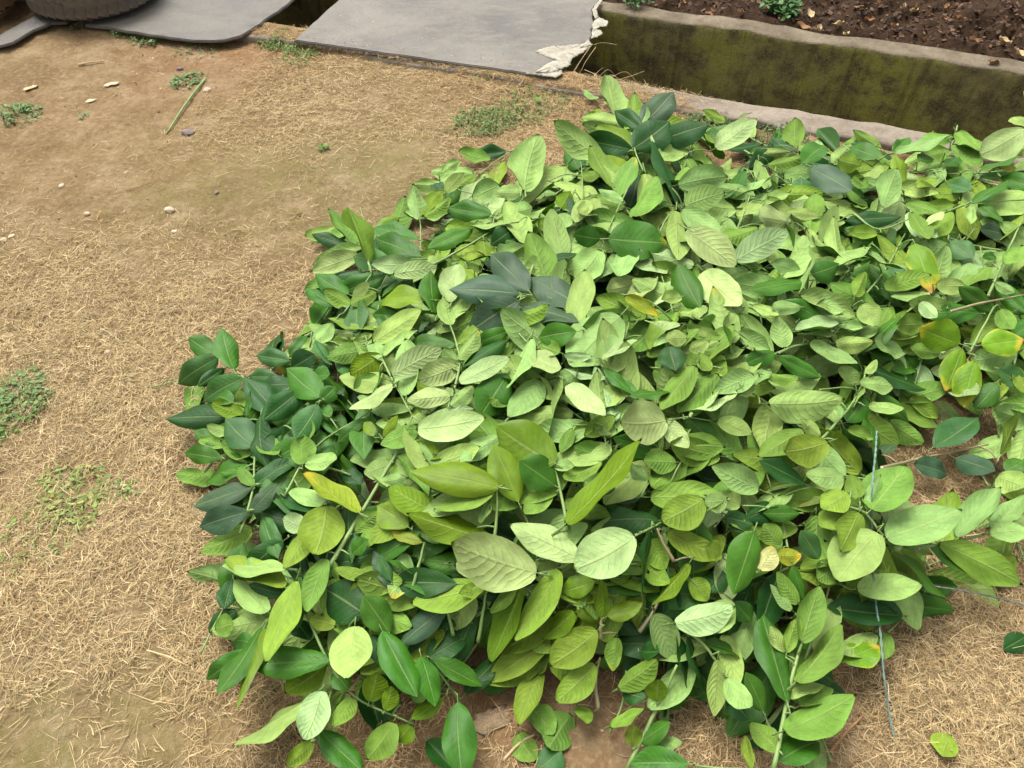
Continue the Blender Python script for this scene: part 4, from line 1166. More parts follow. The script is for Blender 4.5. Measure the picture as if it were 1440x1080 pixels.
n_leaf = 0
label_used = {}
for b in heroes:
    lay = np.mean([o[6] for o in b.leaves]) if b.leaves else 3
    off = (lay * LAYER + 0.004) if b.explicit else (lay * LAYER - 0.022)
    P3 = []
    for p in b.px:
        q, _ = on_heap(p[0], p[1], off)
        q[2] = max(q[2], 0.012)
        P3.append(q)
    # a stem may not plunge: limit the length of each piece
    loc = Vector(P3[0])
    root = empty('leafy_branch', loc)
    bases, kinds = [], []
    for (bx, by, tx, ty, w, kind, ly) in b.leaves:
        r = leaf_rng
        o = 0.012 + ly * LAYER
        if b.explicit or b.thick < 0.0027:        # measured leaves: the hidden base lies a little under its neighbour
            mx_, my_ = (bx + tx) / 2, (by + ty) / 2
            bx, by, tx, ty, w = mx_ + (bx - mx_) * 1.10, my_ + (by - my_) * 1.10, mx_ + (tx - mx_) * 1.10, my_ + (ty - my_) * 1.10, w * 1.10
        B, tb = on_heap(bx, by, o - 0.004)
        dr = ray(tx, ty)
        T, tt = on_heap(tx, ty, o + r.uniform(-0.004, 0.008))
        Lpx = math.hypot(tx - bx, ty - by)
        app = Lpx / FPX * tb
        lo, hi = max(0.045, app * 1.0), max(0.075, min(0.155, app * 1.55))
        L = np.linalg.norm(T - B)
        if L > hi or L < lo:                       # tip slides along its own ray until the blade has a leaf's length
            ts = tt + np.linspace(-0.14, 0.14, 141)
            Q = CAM[None] + ts[:, None] * dr[None]
            ll = np.linalg.norm(Q - B[None], axis=1)
            cost = np.abs(ts - tt) + 6 * np.maximum(0, ll - hi) + 6 * np.maximum(0, lo - ll) + 8 * np.maximum(0, 0.012 - Q[:, 2])
            T = Q[int(np.argmin(cost))]
        B[2] = max(B[2], 0.010); T[2] = max(T[2], 0.010)
        a = T - B; L = np.linalg.norm(a); a /= L
        w3 = w / FPX * tb
        W = max(w3 * 1.04, L * r.uniform(0.34, 0.42))
        W = min(W, L * 0.80)
        phi = math.acos(min(1.0, w3 / W))
        c = CAM - (B + T) / 2; c /= np.linalg.norm(c)
        v = c - a * np.dot(c, a); v /= np.linalg.norm(v)
        s = np.cross(a, v)
        n1, n2 = v * math.cos(phi) + s * math.sin(phi), v * math.cos(phi) - s * math.sin(phi)
        n = n1 if n1[2] > n2[2] else n2
        place_leaf(root, B, T, n, W, kind, r, loc, True)
        bases.append(B - a * 0.10 * L); kinds.append(kind); n_leaf += 1
    build_stem(root, P3, b.thick, b.mat, bases)
    lab = b.label
    if lab is None:
        c = np.mean([q for q in P3], 0)
        lab = ('uppermost' if lay > 1 else 'upper') + ' branch, %s, %s, %s' % (LOOK[look_of(kinds)], heading((P3[-1] - P3[0])[:2]), zone_of(c[0], c[1]))
    b.lab = lab
    tag(root, lab, 'branch', GROUPN)
    if b.label and 'small green bud' in b.label:      # the bud at the stem's end
        V, F, MI = [], [], []
        e = P3[-1] - np.array(loc)
        d = P3[-1] - P3[-2]; d /= np.linalg.norm(d)
        prof = [0.002, 0.005, 0.0075, 0.0085, 0.0075, 0.004, 0.001]
        for i, rr in enumerate(prof):
            pass
        bm = bmesh.new(); bmesh.ops.create_uvsphere(bm, u_segments=12, v_segments=8, radius=0.009)
        me = bpy.data.meshes.new('bud'); bm.to_mesh(me); bm.free(); me.shade_smooth()
        me.transform(Matrix.Translation(Vector(e)) @ Matrix.Diagonal((1, 1, 1.15, 1)))
        link('bud', me, root, [M_STEM])

# ------------------------------------------------------------------ the body of the heap under the top leaves
fill_rng = random.Random(2024)
def normal_at(x, y):
    e = 0.02
    n = np.array([-(heap_h(x + e, y) - heap_h(x - e, y)) / (2 * e), -(heap_h(x, y + e) - heap_h(x, y - e)) / (2 * e), 1.0])
    return n / np.linalg.norm(n)

def fill_branch(x, y, depth, ang, length, nl, mood):
    r = fill_rng
    pts, d = [], np.array([math.cos(ang), math.sin(ang)])
    p = np.array([x, y])
    step = length / 8
    turn = r.uniform(-0.10, 0.10)
    for i in range(9):
        h = float(heap_h(p[0], p[1]))
        if h < 0.022: break
        z = max(0.012, h - depth)
        pts.append(np.array([p[0], p[1], z]))
        c, s = math.cos(turn), math.sin(turn)
        d = np.array([d[0] * c - d[1] * s, d[0] * s + d[1] * c])
        p = p + d * step
    if len(pts) < 4: return False
    loc = Vector(pts[0])
    root = empty('leafy_branch', loc)
    path = spline(pts, 4)
    nl = max(4, int(nl * len(pts) / 9))
    bases, kinds = [], []
    sidek = 1
    for k in range(nl):
        f = 0.14 + 0.86 * k / (nl - 1)
        q = path[min(len(path) - 1, int(f * (len(path) - 1)))]
        q2 = path[max(0, int(f * (len(path) - 1)) - 2)]
        t = q - q2; t /= np.linalg.norm(t) + 1e-9
        n = normal_at(q[0], q[1])
        # leaves slump towards the open front side of the heap
        n = n + np.array([r.gauss(0, .32), r.gauss(-0.38, .30), 0]); n /= np.linalg.norm(n)
        t = t - n * np.dot(t, n); t /= np.linalg.norm(t)
        s = np.cross(n, t) * sidek; sidek = -sidek
        yaw = math.radians(r.uniform(28, 80)) if k < nl - 1 else r.uniform(-0.2, 0.2)
        a = t * math.cos(yaw) + s * math.sin(yaw) + n * r.uniform(-0.25, 0.12)
        a /= np.linalg.norm(a)
        L = r.uniform(0.112, 0.160) * (0.75 if k == nl - 1 else 1)
        B = q + a * 0.012 + np.array([0, 0, r.uniform(-0.004, 0.008)])
        T = B + a * L
        hT = float(heap_h(T[0], T[1]))
        if hT < (0.03 if T[0] < -0.25 else 0.02): continue
        T[2] = min(max(T[2], 0.012), max(0.02, hT - 0.75 * depth))
        B[2] = max(B[2], 0.010)
        L = np.linalg.norm(T - B)
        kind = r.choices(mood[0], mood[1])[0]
        place_leaf(root, B, T, n, L * r.uniform(0.37, 0.46), kind, r, loc)
        bases.append(B - a * 0.10 * L); kinds.append(kind)
    if not kinds:
        bpy.data.objects.remove(root); return False
    build_stem(root, pts, r.uniform(0.0020, 0.0036), 1 if r.random() < 0.15 else 0, bases)
    c = np.mean(pts, 0)
    where = zone_of(c[0], c[1])
    tag(root, '%s branch, %s, %s, %s' % ('covered' if depth < .05 else 'half-buried' if depth < .07 else 'buried', LOOK[look_of(kinds)], heading((pts[-1] - pts[0])[:2]), where), 'branch', GROUPN)
    return len(kinds)

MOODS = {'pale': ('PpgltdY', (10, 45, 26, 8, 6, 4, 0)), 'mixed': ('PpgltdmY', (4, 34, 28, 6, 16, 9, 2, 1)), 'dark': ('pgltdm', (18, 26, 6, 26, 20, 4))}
n_fill = nb = 0
for depth, count in ((0.045, max(30, 300 - len(heroes) - 80)), (0.062, 42), (0.090, 26), (0.14, 12)):
    made = tries = 0
    seen = []
    while made < count and tries < 600:
        tries += 1
        best, bd = None, -1
        for _ in range(14):                       # spread the branches evenly over the heap
            x, y = fill_rng.uniform(-0.85, 1.75), fill_rng.uniform(0.55, 2.55)
            if float(heap_h(x, y)) < (0.036 if depth < 0.05 else depth + 0.025): continue
            u_, w_ = to_uw(np.array([x, y]))
            if w_ > -0.19 or x > 0.48 * y + 0.75: continue
            dd = min([(x - a) ** 2 + (y - b) ** 2 for a, b in seen], default=9.0)
            if dd > bd: best, bd = (x, y), dd
        if best is None: continue
        x, y = best
        u_, w_ = to_uw(np.array([x, y]))
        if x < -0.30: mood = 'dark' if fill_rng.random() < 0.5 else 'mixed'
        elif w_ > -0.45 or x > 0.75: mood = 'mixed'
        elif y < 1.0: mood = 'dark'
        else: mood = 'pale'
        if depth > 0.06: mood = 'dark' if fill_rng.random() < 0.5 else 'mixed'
        ang = fill_rng.uniform(0, 2 * math.pi)
        ln = fill_rng.uniform(0.22, 0.36)
        x0, y0 = x - math.cos(ang) * ln / 2, y - math.sin(ang) * ln / 2
        if float(heap_h(x0, y0)) < 0.03: ang += math.pi; x0, y0 = x - math.cos(ang) * ln / 2, y - math.sin(ang) * ln / 2
        if float(heap_h(x0, y0)) < 0.03: x0, y0 = x, y
        k = fill_branch(x0, y0, depth, ang, ln, fill_rng.randint(9, 12) + (5 if depth > 0.06 else 0), MOODS[mood])
        if k: made += 1; n_fill += k; seen.append((x, y))
    nb += made
print('heroes', len(heroes), 'hero leaves', n_leaf, 'fill branches', nb, 'fill leaves', n_fill)
# ------------------------------------------------------------------ dry cut grass
def straw_mesh():
    ncand = 1500000
    u = rng.uniform(-2.9, 2.2, ncand); w = rng.uniform(-2.75, -0.02, ncand)
    X = O2[0] + E1[0] * u + E2[0] * w; Y = O2[1] + E1[1] * u + E2[1] * w
    ok = (Y > 0.35) & (np.abs(X) < 0.72 * (Y * CP + CAMH * SP) + 0.35)
    X, Y, w, u = X[ok], Y[ok], w[ok], u[ok]
    D = np.clip(field(STRAW, X, Y), 0, 1)
    clump = 0.30 + 1.3 * (vnoise(X * 14, Y * 14, 71) + 0.5) + 0.7 * vnoise(X * 5, Y * 5, 72) + 0.6 * vnoise(X * 32, Y * 32, 73)
    prob = np.clip(D, 0, 1) ** 2.7 * clump * 0.98
    prob *= np.where(w > -KERB_W, np.clip(1.0 - (u - 0.1) / 0.5, 0.06, 1), 1)
    h = heap_h(X, Y)
    prob *= np.where(h > 0.10, 0.10, 1)
    k = rng.random(len(X)) < prob
    X, Y, D, w, u = X[k], Y[k], D[k], w[k], u[k]
    n = len(X)
    L = np.clip(rng.lognormal(-3.82, 0.48, n), 0.008, 0.095)
    Wd = rng.uniform(0.00030, 0.00060, n) * np.where(rng.random(n) < 0.10, 1.6, 1)
    az = 9.0 * vnoise(X * 6, Y * 6, 81) + 4.0 * vnoise(X * 17, Y * 17, 82) + rng.normal(0, 1.0, n) + np.where(rng.random(n) < .5, np.pi, 0)
    el = np.abs(rng.normal(0, 0.22, n)) + np.where(rng.random(n) < 0.06, rng.uniform(0.3, 0.9, n), 0)
    bend = rng.normal(0, 0.75, n)
    roll = rng.normal(0, 0.6, n)
    z0 = ground_z(X, Y) + rng.gamma(1.6, 0.0028, n) * np.clip(D + 0.2, 0, 1) + 0.001
    z0 = np.where(w > -KERB_W, 0.024 + rng.uniform(0, .004, n), z0)
    verts = np.zeros((n, 6, 3))
    pos = np.stack([X, Y, z0], -1)
    for j in range(3):
        s = j / 2.0
        a = az + bend * s
        d = np.stack([np.cos(a) * np.cos(el), np.sin(a) * np.cos(el), np.sin(el) * (1 - 1.3 * s)], -1)
        if j: pos = pos + d * (L / 2)[:, None]
        side = np.stack([-np.sin(a) * np.cos(roll), np.cos(a) * np.cos(roll), np.sin(roll)], -1)
        wd = Wd * (1.0, 0.9, 0.3)[j]
        verts[:, 2 * j] = pos + side * wd[:, None]
        verts[:, 2 * j + 1] = pos - side * wd[:, None]
    base = (np.arange(n) * 6)[:, None, None]
    q = np.array([[0, 1, 3, 2], [2, 3, 5, 4]])[None]
    F = (base + q).reshape(-1, 4)
    me = grid_mesh('dry_grass', verts.reshape(-1, 3), F)
    pal = np.array([(.47, .345, .165), (.55, .425, .225), (.40, .285, .125), (.33, .23, .105), (.58, .46, .27), (.24, .165, .08), (.36, .29, .15)])
    ci = rng.choice(len(pal), n, p=[.26, .20, .17, .13, .07, .11, .06])
    rr = field(REDD, X, Y)
    col = pal[ci] * np.array([.98, .985, .99]) * rng.uniform(0.78, 1.12, n)[:, None]
    col = col * (1 - 0.28 * np.clip(rr, 0, 1)[:, None] * np.array([0.6, 1.0, 1.2]))
    cols = np.ones((n, 6, 4), np.float32); cols[:, :, :3] = col[:, None, :]
    ca = me.color_attributes.new('tint', 'FLOAT_COLOR', 'POINT')
    ca.data.foreach_set('color', cols.ravel())
    print('straw', n)
    return me
tag(link('dry_grass', straw_mesh(), None, [M_STRAW]), 'pale dry cut grass strewn over the bare earth', kind='stuff')

# mulch on the bed
def bits_mesh(name, n, xyz, size, pal, seed, flat=0.5):
    r = np.random.default_rng(seed)
    V = np.zeros((n, 4, 3)); az = r.uniform(0, 6.283, n); tl = r.normal(0, flat, n); L = size * r.uniform(.4, 1.3, n); Wd = L * r.uniform(.25, .8, n)
    d = np.stack([np.cos(az) * np.cos(tl), np.sin(az) * np.cos(tl), np.sin(tl)], -1)
    rl = r.normal(0, flat, n)
    s = np.stack([-np.sin(az) * np.cos(rl), np.cos(az) * np.cos(rl), np.sin(rl)], -1)
    V[:, 0] = xyz - d * L[:, None] * .5; V[:, 1] = xyz + s * Wd[:, None] * .5; V[:, 2] = xyz + d * L[:, None] * .5; V[:, 3] = xyz - s * Wd[:, None] * .5
    F = np.arange(n * 4).reshape(n, 4)
    me = grid_mesh(name, V.reshape(-1, 3), F)
    cols = np.ones((n, 4, 4), np.float32)
    c = np.array(pal)[r.integers(0, len(pal), n)] * r.uniform(.6, 1.3, n)[:, None]
    cols[:, :, :3] = c[:, None]
    me.color_attributes.new('tint', 'FLOAT_COLOR', 'POINT').data.foreach_set('color', cols.ravel())
    return me
n = 5200
u = rng.uniform(-0.6, 2.6, n); w = W_FAR + 0.062 + rng.gamma(2.2, 0.18, n)
X = O2[0] + E1[0] * u + E2[0] * w; Y = O2[1] + E1[1] * u + E2[1] * w
Z = bed_z(u, w, X, Y) + rng.uniform(0.0, 0.012, n)
me = bits_mesh('leaf_litter', n, np.stack([X, Y, Z], -1), 0.024, [(.07, .035, .018), (.11, .055, .028), (.05, .025, .013), (.15, .08, .04), (.035, .02, .012)], 5)
tag(link('leaf_litter', me, None, [M_STRAW]), 'dark brown leaf litter covering the soil bed beyond the ditch', kind='stuff')
# crumbs of earth on the bare ground
n = 5000
u = rng.uniform(-3.0, 1.6, n); w = rng.uniform(-2.4, -0.13, n)
X = O2[0] + E1[0] * u + E2[0] * w; Y = O2[1] + E1[1] * u + E2[1] * w
me = bits_mesh('earth_crumbs', n, np.stack([X, Y, ground_z(X, Y) + 0.002], -1), 0.008, [(.30, .19, .09), (.22, .13, .06), (.40, .28, .15), (.16, .09, .04)], 6, 0.5)
tag(link('earth_crumbs', me, None, [M_STRAW]), 'crumbs of earth and plant debris on the trodden ground', kind='stuff')

u = rng.uniform(-2.2, 0.0, 900); w = rng.uniform(-0.12, 0.5, 900) ** 2 * 1.6 - 0.10
X = O2[0] + E1[0] * u + E2[0] * w; Y = O2[1] + E1[1] * u + E2[1] * w
quad = [fl_, fr_, torn[3], br_, bl_]
inside = np.ones(len(X), bool)
for a_, b_ in zip(quad, quad[1:] + quad[:1]):            # only where the board carries them
    inside &= ((b_[0] - a_[0]) * (Y - a_[1]) - (b_[1] - a_[1]) * (X - a_[0])) / np.linalg.norm(b_ - a_) > 0.02
X, Y = X[inside], Y[inside]; n = len(X)
me = bits_mesh('soil_crumbs', n, np.stack([X, Y, np.full(n, ZT + 0.001)], -1), 0.007, [(.16, .11, .06), (.24, .17, .10), (.33, .27, .18)], 8, 0.2)
tag(link('soil_crumbs', me, None, [M_STRAW]), 'soil crumbs scattered on the boards', kind='stuff')
# ------------------------------------------------------------------ weeds
def weed(px, py, rad, n, height, col, label, seed, grassy=0.5, base_z=None, squash=1.0, leaf=0.011):
    r = np.random.default_rng(seed)
    c = unproj(px, py)
    z0 = float(ground_z(c[0], c[1])) if base_z is None else base_z
    if base_z is not None: c = unproj(px, py, base_z)
    V, F, C = [], [], []
    for i in range(n):
        a = r.uniform(0, 6.283); q = rad * math.sqrt(r.random()) * (0.55 + 0.9 * (float(vnoise(np.array(math.cos(a) * 1.6 + seed), np.array(math.sin(a) * 1.6), seed)) + 0.5))
        x, y = q * math.cos(a), q * math.sin(a) * squash
        gz_ = (float(ground_z(c[0] + x, c[1] + y)) - z0) if base_z is None else 0.0
        h = height * r.uniform(.3, 1.0) * (1 - 0.6 * q / rad / 1.4)
        k = r.uniform(.6, 1.35); cc = (col[0] * k * r.uniform(.8, 1.3), col[1] * k, col[2] * k, 1)
        if r.random() < grassy:
            az = r.uniform(0, 6.283); L = r.uniform(.016, .042); w = r.uniform(.0008, .0018)
            d = np.array([math.cos(az), math.sin(az), 0]); s = np.array([-d[1], d[0], 0]) * w
            p0 = np.array([x, y, gz_]); p1 = p0 + d * L * .4 + np.array([0, 0, h]); p2 = p0 + d * L + np.array([0, 0, h * .8])
            b = len(V); V += [p0 - s, p0 + s, p1 + s, p1 - s, p2]; F += [(b, b + 1, b + 2, b + 3), (b + 3, b + 2, b + 4)]; C += [cc] * 5
        else:
            az = r.uniform(0, 6.283); L = leaf * r.uniform(.6, 1.4); t = r.normal(0, .35)
            d = np.array([math.cos(az) * math.cos(t), math.sin(az) * math.cos(t), math.sin(t)]); s = np.array([-math.sin(az), math.cos(az), r.normal(0, .3)]) * L * .33
            p = np.array([x, y, gz_ + h])
            b = len(V)
            V += [p, p + d * L * .35 + s, p + d * L * .8 + s * .7, p + d * L, p + d * L * .8 - s * .7, p + d * L * .35 - s]
            F += [(b, b + 1, b + 2, b + 3), (b, b + 3, b + 4, b + 5)]; C += [cc] * 6
            b = len(V); st = np.array([.0006, 0, 0]); g0 = np.array([x * .9, y * .9, gz_ - .002])
            V += [g0 - st, g0 + st, p + st, p - st]; F += [(b, b + 1, b + 2, b + 3)]; C += [(col[0] * 1.3, col[1] * .9, col[2], 1)] * 4
    me = mesh_from('weed_patch', V, F)
    me.color_attributes.new('tint', 'FLOAT_COLOR', 'POINT').data.foreach_set('color', np.asarray(C, np.float32).ravel())
    o = link('weed_patch', me, None, [M_WEED])
    o.location = (c[0], c[1], z0)
    tag(o, label, 'weeds')
    return o
WG = (.095, .165, .045); WB = (.10, .18, .03); WL = (.17, .23, .05)
weed(30, 560, .085, 420, .022, WG, 'dense low green weeds in the straw across from the bluish green sprig', 1, .35)
weed(-10, 590, .07, 260, .022, WB, 'bright green weeds at the margin of the dense weed patch', 11, .4)
weed(95, 690, .075, 200, .018, WL, 'thin yellow-green weeds scattered in thick straw', 2, .6)
weed(105, 730, .06, 130, .016, WL, 'sparse yellow-green sprouts next to the thin weeds in straw', 12, .6)
weed(178, 690, .025, 40, .014, WB, 'tiny green sprout alone in thick straw', 13, .4)
weed(20, 760, .09, 130, .014, WL, 'faint olive weeds fading into the straw', 14, .7)
weed(25, 158, .075, 260, .020, WG, 'low spreading weed patch on the bare earth', 3, .3)
weed(262, 112, .055, 190, .022, WG, 'small round weed tuft beside the green stick', 4, .3)
weed(685, 172, .12, 620, .028, (.10, .155, .035), 'weedy green turf between the torn board and the heap', 5, .6)
weed(745, 150, .12, 420, .026, (.12, .16, .035), 'mixed weeds and dry grass near the torn board end', 15, .7)
weed(690, 100, .09, 260, .030, WB, 'green grass growing against the front of the torn board', 6, .7)
weed(725, 106, .06, 130, .028, WB, 'grass tuft under the torn pale flap', 16, .7)
weed(398, 58, .10, 420, .045, (.10, .16, .03), 'bright grass tuft in the gap between the two boards', 7, .75)
weed(425, 76, .08, 220, .030, WB, 'low grass at the corner of the torn board', 17, .6)
weed(372, 48, .06, 150, .035, (.11, .16, .03), 'grass beside the rounded board end', 27, .7)
weed(215, 52, .075, 240, .030, WG, 'weeds along the edge of the rounded board', 8, .35)
weed(175, 42, .06, 150, .028, WG, 'weeds between tyre and rounded board', 18, .35)
weed(120, 36, .05, 120, .030, (.09, .12, .06), 'greyish weeds at the foot of the dusty tyre', 9, .35)
weed(280, 60, .09, 150, .016, (.11, .15, .045), 'short weeds in front of the rounded board', 28, .5)
weed(470, 65, .03, 60, .024, WB, 'grass sprig at the front edge of the torn board', 29, .5)
weed(455, 212, .02, 26, .020, WB, 'single pale sprout on the olive earth', 19, .4)
weed(1000, 178, .10, 380, .035, (.07, .13, .03), 'wispy grass between kerb and heap', 20, .85)
weed(1100, 195, .10, 300, .035, (.06, .12, .03), 'fine weeds tucked between the heap and the ditch kerb', 21, .6)
weed(1075, 235, .08, 240, .045, (.045, .09, .03), 'dark fine-leaved weeds at the kerb side of the heap', 25, .3)
weed(900, 175, .06, 150, .028, (.11, .15, .03), 'yellowish grass tuft behind the dark glossy sprig', 22, .7)
weed(285, 575, .05, 90, .016, (.12, .14, .06), 'dull grass under the bluish green sprig', 23, .8)
weed(120, 165, .02, 20, .012, WG, 'tiny weed on the bare earth near pale scraps', 24, .4)
bz = 0.03
weed(1096, 14, .075, 330, .06, (.05, .12, .03), 'leafy green weed growing on the dark soil bed', 30, .15, bz, leaf=.022)
weed(893, 4, .05, 120, .04, (.05, .11, .03), 'small green weed on the soil bed beside the board', 31, .2, bz, leaf=.016)

# dry strands hanging by the torn board
for i, (a, b, c, d, e, f) in enumerate([(833, 62, 815, 88, 806, 104), (830, 65, 812, 92, 801, 108), (838, 66, 824, 86, 817, 100), (835, 63, 848, 60, 868, 63)]):
    V, F, MI = [], [], []
    z = (ZT + .01, .03, .015)
    pts = [unproj(a, b, z[0]), unproj(c, d, z[1]), unproj(e, f, z[2] if i < 3 else .03)]
    tube(V, F, MI, spline(pts, 5), .0012, .0006, 5)
    o = link('dry_strand', mesh_from('dry_strand', V, F), None, [M_DRYLEAF2])
    tag(o, 'dry fibre hanging from the torn board end over the ditch', 'fibre', 'dry fibres at the torn board')
for i, (a, b, c, d, e, f) in enumerate([(822, 98, 838, 105, 846, 112), (840, 110, 855, 98, 866, 108), (858, 110, 880, 101, 898, 118), (870, 112, 890, 106, 906, 100), (848, 109, 862, 106, 884, 121)]):
    V, F, MI = [], [], []
    pts = [unproj(a, b, .02), unproj(c, d, .05), unproj(e, f, .02)]
    tube(V, F, MI, spline(pts, 5), .0011, .0006, 5)
    o = link('dry_stalk', mesh_from('dry_stalk', V, F), None, [M_DRYLEAF2])
    tag(o, 'dead grass stalk arching over the ditch kerb', 'grass stalk', 'dead stalks on the kerb')

# ------------------------------------------------------------------ stones, scraps, loose leaves, twine
def stone(px, py, sx, sy, sz, mat, label, seed, name='stone', cat='stone', rot=0.0, rough=0.0):
    c = unproj(px, py)
    bm = bmesh.new(); bmesh.ops.create_icosphere(bm, subdivisions=3, radius=1.0)
    for v in bm.verts:
        p = np.array(v.co)
        k = 1 + .35 * float(vnoise(np.array(p[0] * 1.6 + seed), np.array(p[1] * 1.6 + p[2] * 2.1), seed)) + .2 * float(vnoise(np.array(p[0] * 4 + p[2] * 3), np.array(p[1] * 4 + seed), seed + 1))
        k += rough * float(vnoise(np.array(p[0] * 7 + p[2] * 5), np.array(p[1] * 7 - p[2] * 3), seed + 2))
        v.co = Vector((p[0] * k * sx, p[1] * k * sy, p[2] * k * sz))
    me = bpy.data.meshes.new(name); bm.to_mesh(me); bm.free(); me.shade_smooth()
    o = link(name, me, None, [mat])
    o.location = (c[0], c[1], float(ground_z(c[0], c[1])) + sz * .35); o.rotation_euler = (0, 0, rot)
    tag(o, label, cat)
stone(240, 299, .015, .011, .009, M_STONE, 'pale grey stone on the olive bare earth', 1)
stone(246, 327, .009, .007, .006, M_STONE, 'small tan pebble below the pale grey stone', 2, 'pebble', 'pebble')
stone(265, 189, .022, .016, .009, M_STONE2, 'purple-grey flat stone next to the green stick', 3)
stone(292, 128, .014, .011, .008, M_STONE, 'tan clod beside the upper end of the green stick', 4, 'clod', 'clod')
stone(88, 264, .008, .011, .006, M_STONE, 'buff pebble alone on smooth bare earth', 5, 'pebble', 'pebble')
stone(123, 302, .009, .008, .006, M_PAPER, 'cream pebble on smooth bare earth', 6, 'pebble', 'pebble')
stone(17, 334, .010, .007, .005, M_PAPER, 'cream pebble touching its darker twin at the straw margin', 7, 'pebble', 'pebble', .8)
stone(6, 339, .010, .008, .006, M_PAPER, 'white rounded pebble at the straw margin', 8, 'pebble', 'pebble')
stone(151, 494, .010, .007, .006, M_PAPER, 'cream seed-like pebble lying on straw', 9, 'pebble', 'pebble', .5)
stone(252, 94, .012, .007, .007, M_STONE2, 'grey pebble above the round weed tuft', 10, 'pebble', 'pebble')
stone(305, 273, .006, .008, .004, M_STONE2, 'dark pebble on the olive earth', 12, 'pebble', 'pebble')
stone(392, 146, .012, .010, .006, M_STONE2, 'grey stone half hidden in the straw patch', 13)
stone(610, 155, .006, .005, .004, M_STONE2, 'dark purple pebble between straw and weeds', 14, 'pebble', 'pebble')
stone(688, 1016, .036, .020, .005, M_LUMP, 'crumbly pale lump of earth beside the front leaves', 15, 'earth_lump', 'lump', .3, .75)

def scrap(px, py, poly, mat, label, name, cat, rot, seed):
    c = unproj(px, py)
    n = 18; V, F = [], []
    r = random.Random(seed)
    rad = [r.uniform(.65, 1.15) for _ in range(n)]
    for lay in (0, 1):
        for s in (1.0, .55):
            for k in range(n):
                a = 2 * math.pi * k / n
                x, y = poly[0] * rad[k] * math.cos(a) * s, poly[1] * rad[k] * math.sin(a) * s
                z = .006 * float(vnoise(np.array(x * 90), np.array(y * 90 + seed), seed)) + .006 + (.0015 if lay else 0)
                V.append((x, y, z))
    for lay in (0, 1):
        b = lay * 2 * n
        for k in range(n):
            k2 = (k + 1) % n
            f = (b + k, b + k2, b + n + k2, b + n + k)
            F.append(f if lay else f[::-1])
        f = tuple(b + n + k for k in range(n)); F.append(f if lay else f[::-1])
    for k in range(n):
        k2 = (k + 1) % n; F.append((k, k2, 2 * n + k2, 2 * n + k))
    o = link(name, mesh_from(name, V, F), None, [mat])
    o.location = (c[0], c[1], float(ground_z(c[0], c[1])) - .001); o.rotation_euler = (0, 0, rot)
    tag(o, label, cat)
scrap(156, 118, (.030, .012), M_PAPER, 'white crumpled scrap on the bare earth below the tyre', 'pale_scrap', 'scrap', .5, 1)
scrap(127, 140, (.019, .009), M_PAPER, 'cream sliver of plant debris near the crumpled white scrap', 'pale_scrap', 'scrap', .6, 2)
scrap(6, 475, (.030, .014), M_DRYLEAF2, 'yellowed dead leaf on thick straw', 'dead_leaf', 'leaf', .2, 3)
scrap(42, 122, (.028, .014), M_DRYLEAF2, 'brown curled dead leaf on the earth beside low weeds', 'dead_leaf', 'leaf', 1.0, 4)
scrap(745, 163, (.016, .007), M_PAPER, 'pale chip in the weedy turf', 'pale_scrap', 'scrap', .2, 5)

def tube_thing(name, pts3, r0, r1, mat, label, cat, sides=7, group=None):
    loc = np.array(pts3[0])
    V, F, MI = [], [], []
    tube(V, F, MI, spline([np.asarray(p) - loc for p in pts3], 6), r0, r1, sides)
    o = link(name, mesh_from(name, V, F), None, [mat]); o.location = loc
    return tag(o, label, cat, group)
gp = lambda px, py, dz: unproj(px, py) + np.array([0, 0, float(ground_z(*unproj(px, py)[:2])) + dz])
tube_thing('green_stick', [gp(290, 113, .008), gp(275, 133, .010), gp(257, 160, .010), gp(236, 190, .006)], .0042, .0026, M_STEM, 'bare green stick lying alone on the earth', 'stick')
tube_thing('dry_twig', [gp(110, 94, .006), gp(128, 90, .008), gp(146, 87, .006)], .003, .002, M_DRYLEAF2, 'thin dry twig on the bare earth below the tyre', 'twig')
tube_thing('dry_twig', [gp(178, 272, .004), gp(200, 268, .007), gp(217, 261, .004)], .0016, .001, M_DRYLEAF, 'dark hair-thin twig on the olive earth', 'twig')
tube_thing('dry_twig', [gp(1165, 1060, .006), gp(1185, 1035, .012), gp(1210, 1010, .008)], .0035, .002, M_DRYLEAF, 'brown twig on straw by the upright green branch', 'twig')
tube_thing('dry_twig', [gp(708, 1072, .006), gp(730, 1050, .010), gp(752, 1035, .006)], .0026, .002, M_DRYLEAF2, 'straw-coloured twig on the bare soil by the loose leaves', 'twig')

def heap_path(pxs, off):
    out = []
    for (a, b, k) in pxs:
        q, _ = on_heap(a, b, off + k); out.append(q)
    return out
def twist_twine(name, pts, r, mat, label):
    """two strands laid round each other"""
    root = empty(name, Vector(pts[0])); tag(root, label, 'twine')
    path = spline([p - np.asarray(pts[0]) for p in pts], 14)
    for s in (0, math.pi):
        P_ = []
        for i, p in enumerate(path):
            t = path[min(i + 1, len(path) - 1)] - path[max(i - 1, 0)]; t /= np.linalg.norm(t)
            a = np.cross(t, [0, 0, 1.0]); a /= np.linalg.norm(a); b = np.cross(t, a)
            th = i * 0.9 + s
            P_.append(p + r * .75 * (math.cos(th) * a + math.sin(th) * b))
        V, F, MI = [], [], []
        tube(V, F, MI, P_, r, r, 6)
        link('strand', mesh_from('strand', V, F), root, [mat])
twist_twine('twine', heap_path([(1233, 606, .07), (1231, 640, .075), (1227, 680, .07), (1226, 740, .03), (1231, 840, .05), (1238, 890, .05), (1243, 950, .04), (1250, 1000, .02), (1258, 1040, .008)], .0), .0012, M_TWINE, 'blue-grey twine hanging down over the leaves onto the straw')
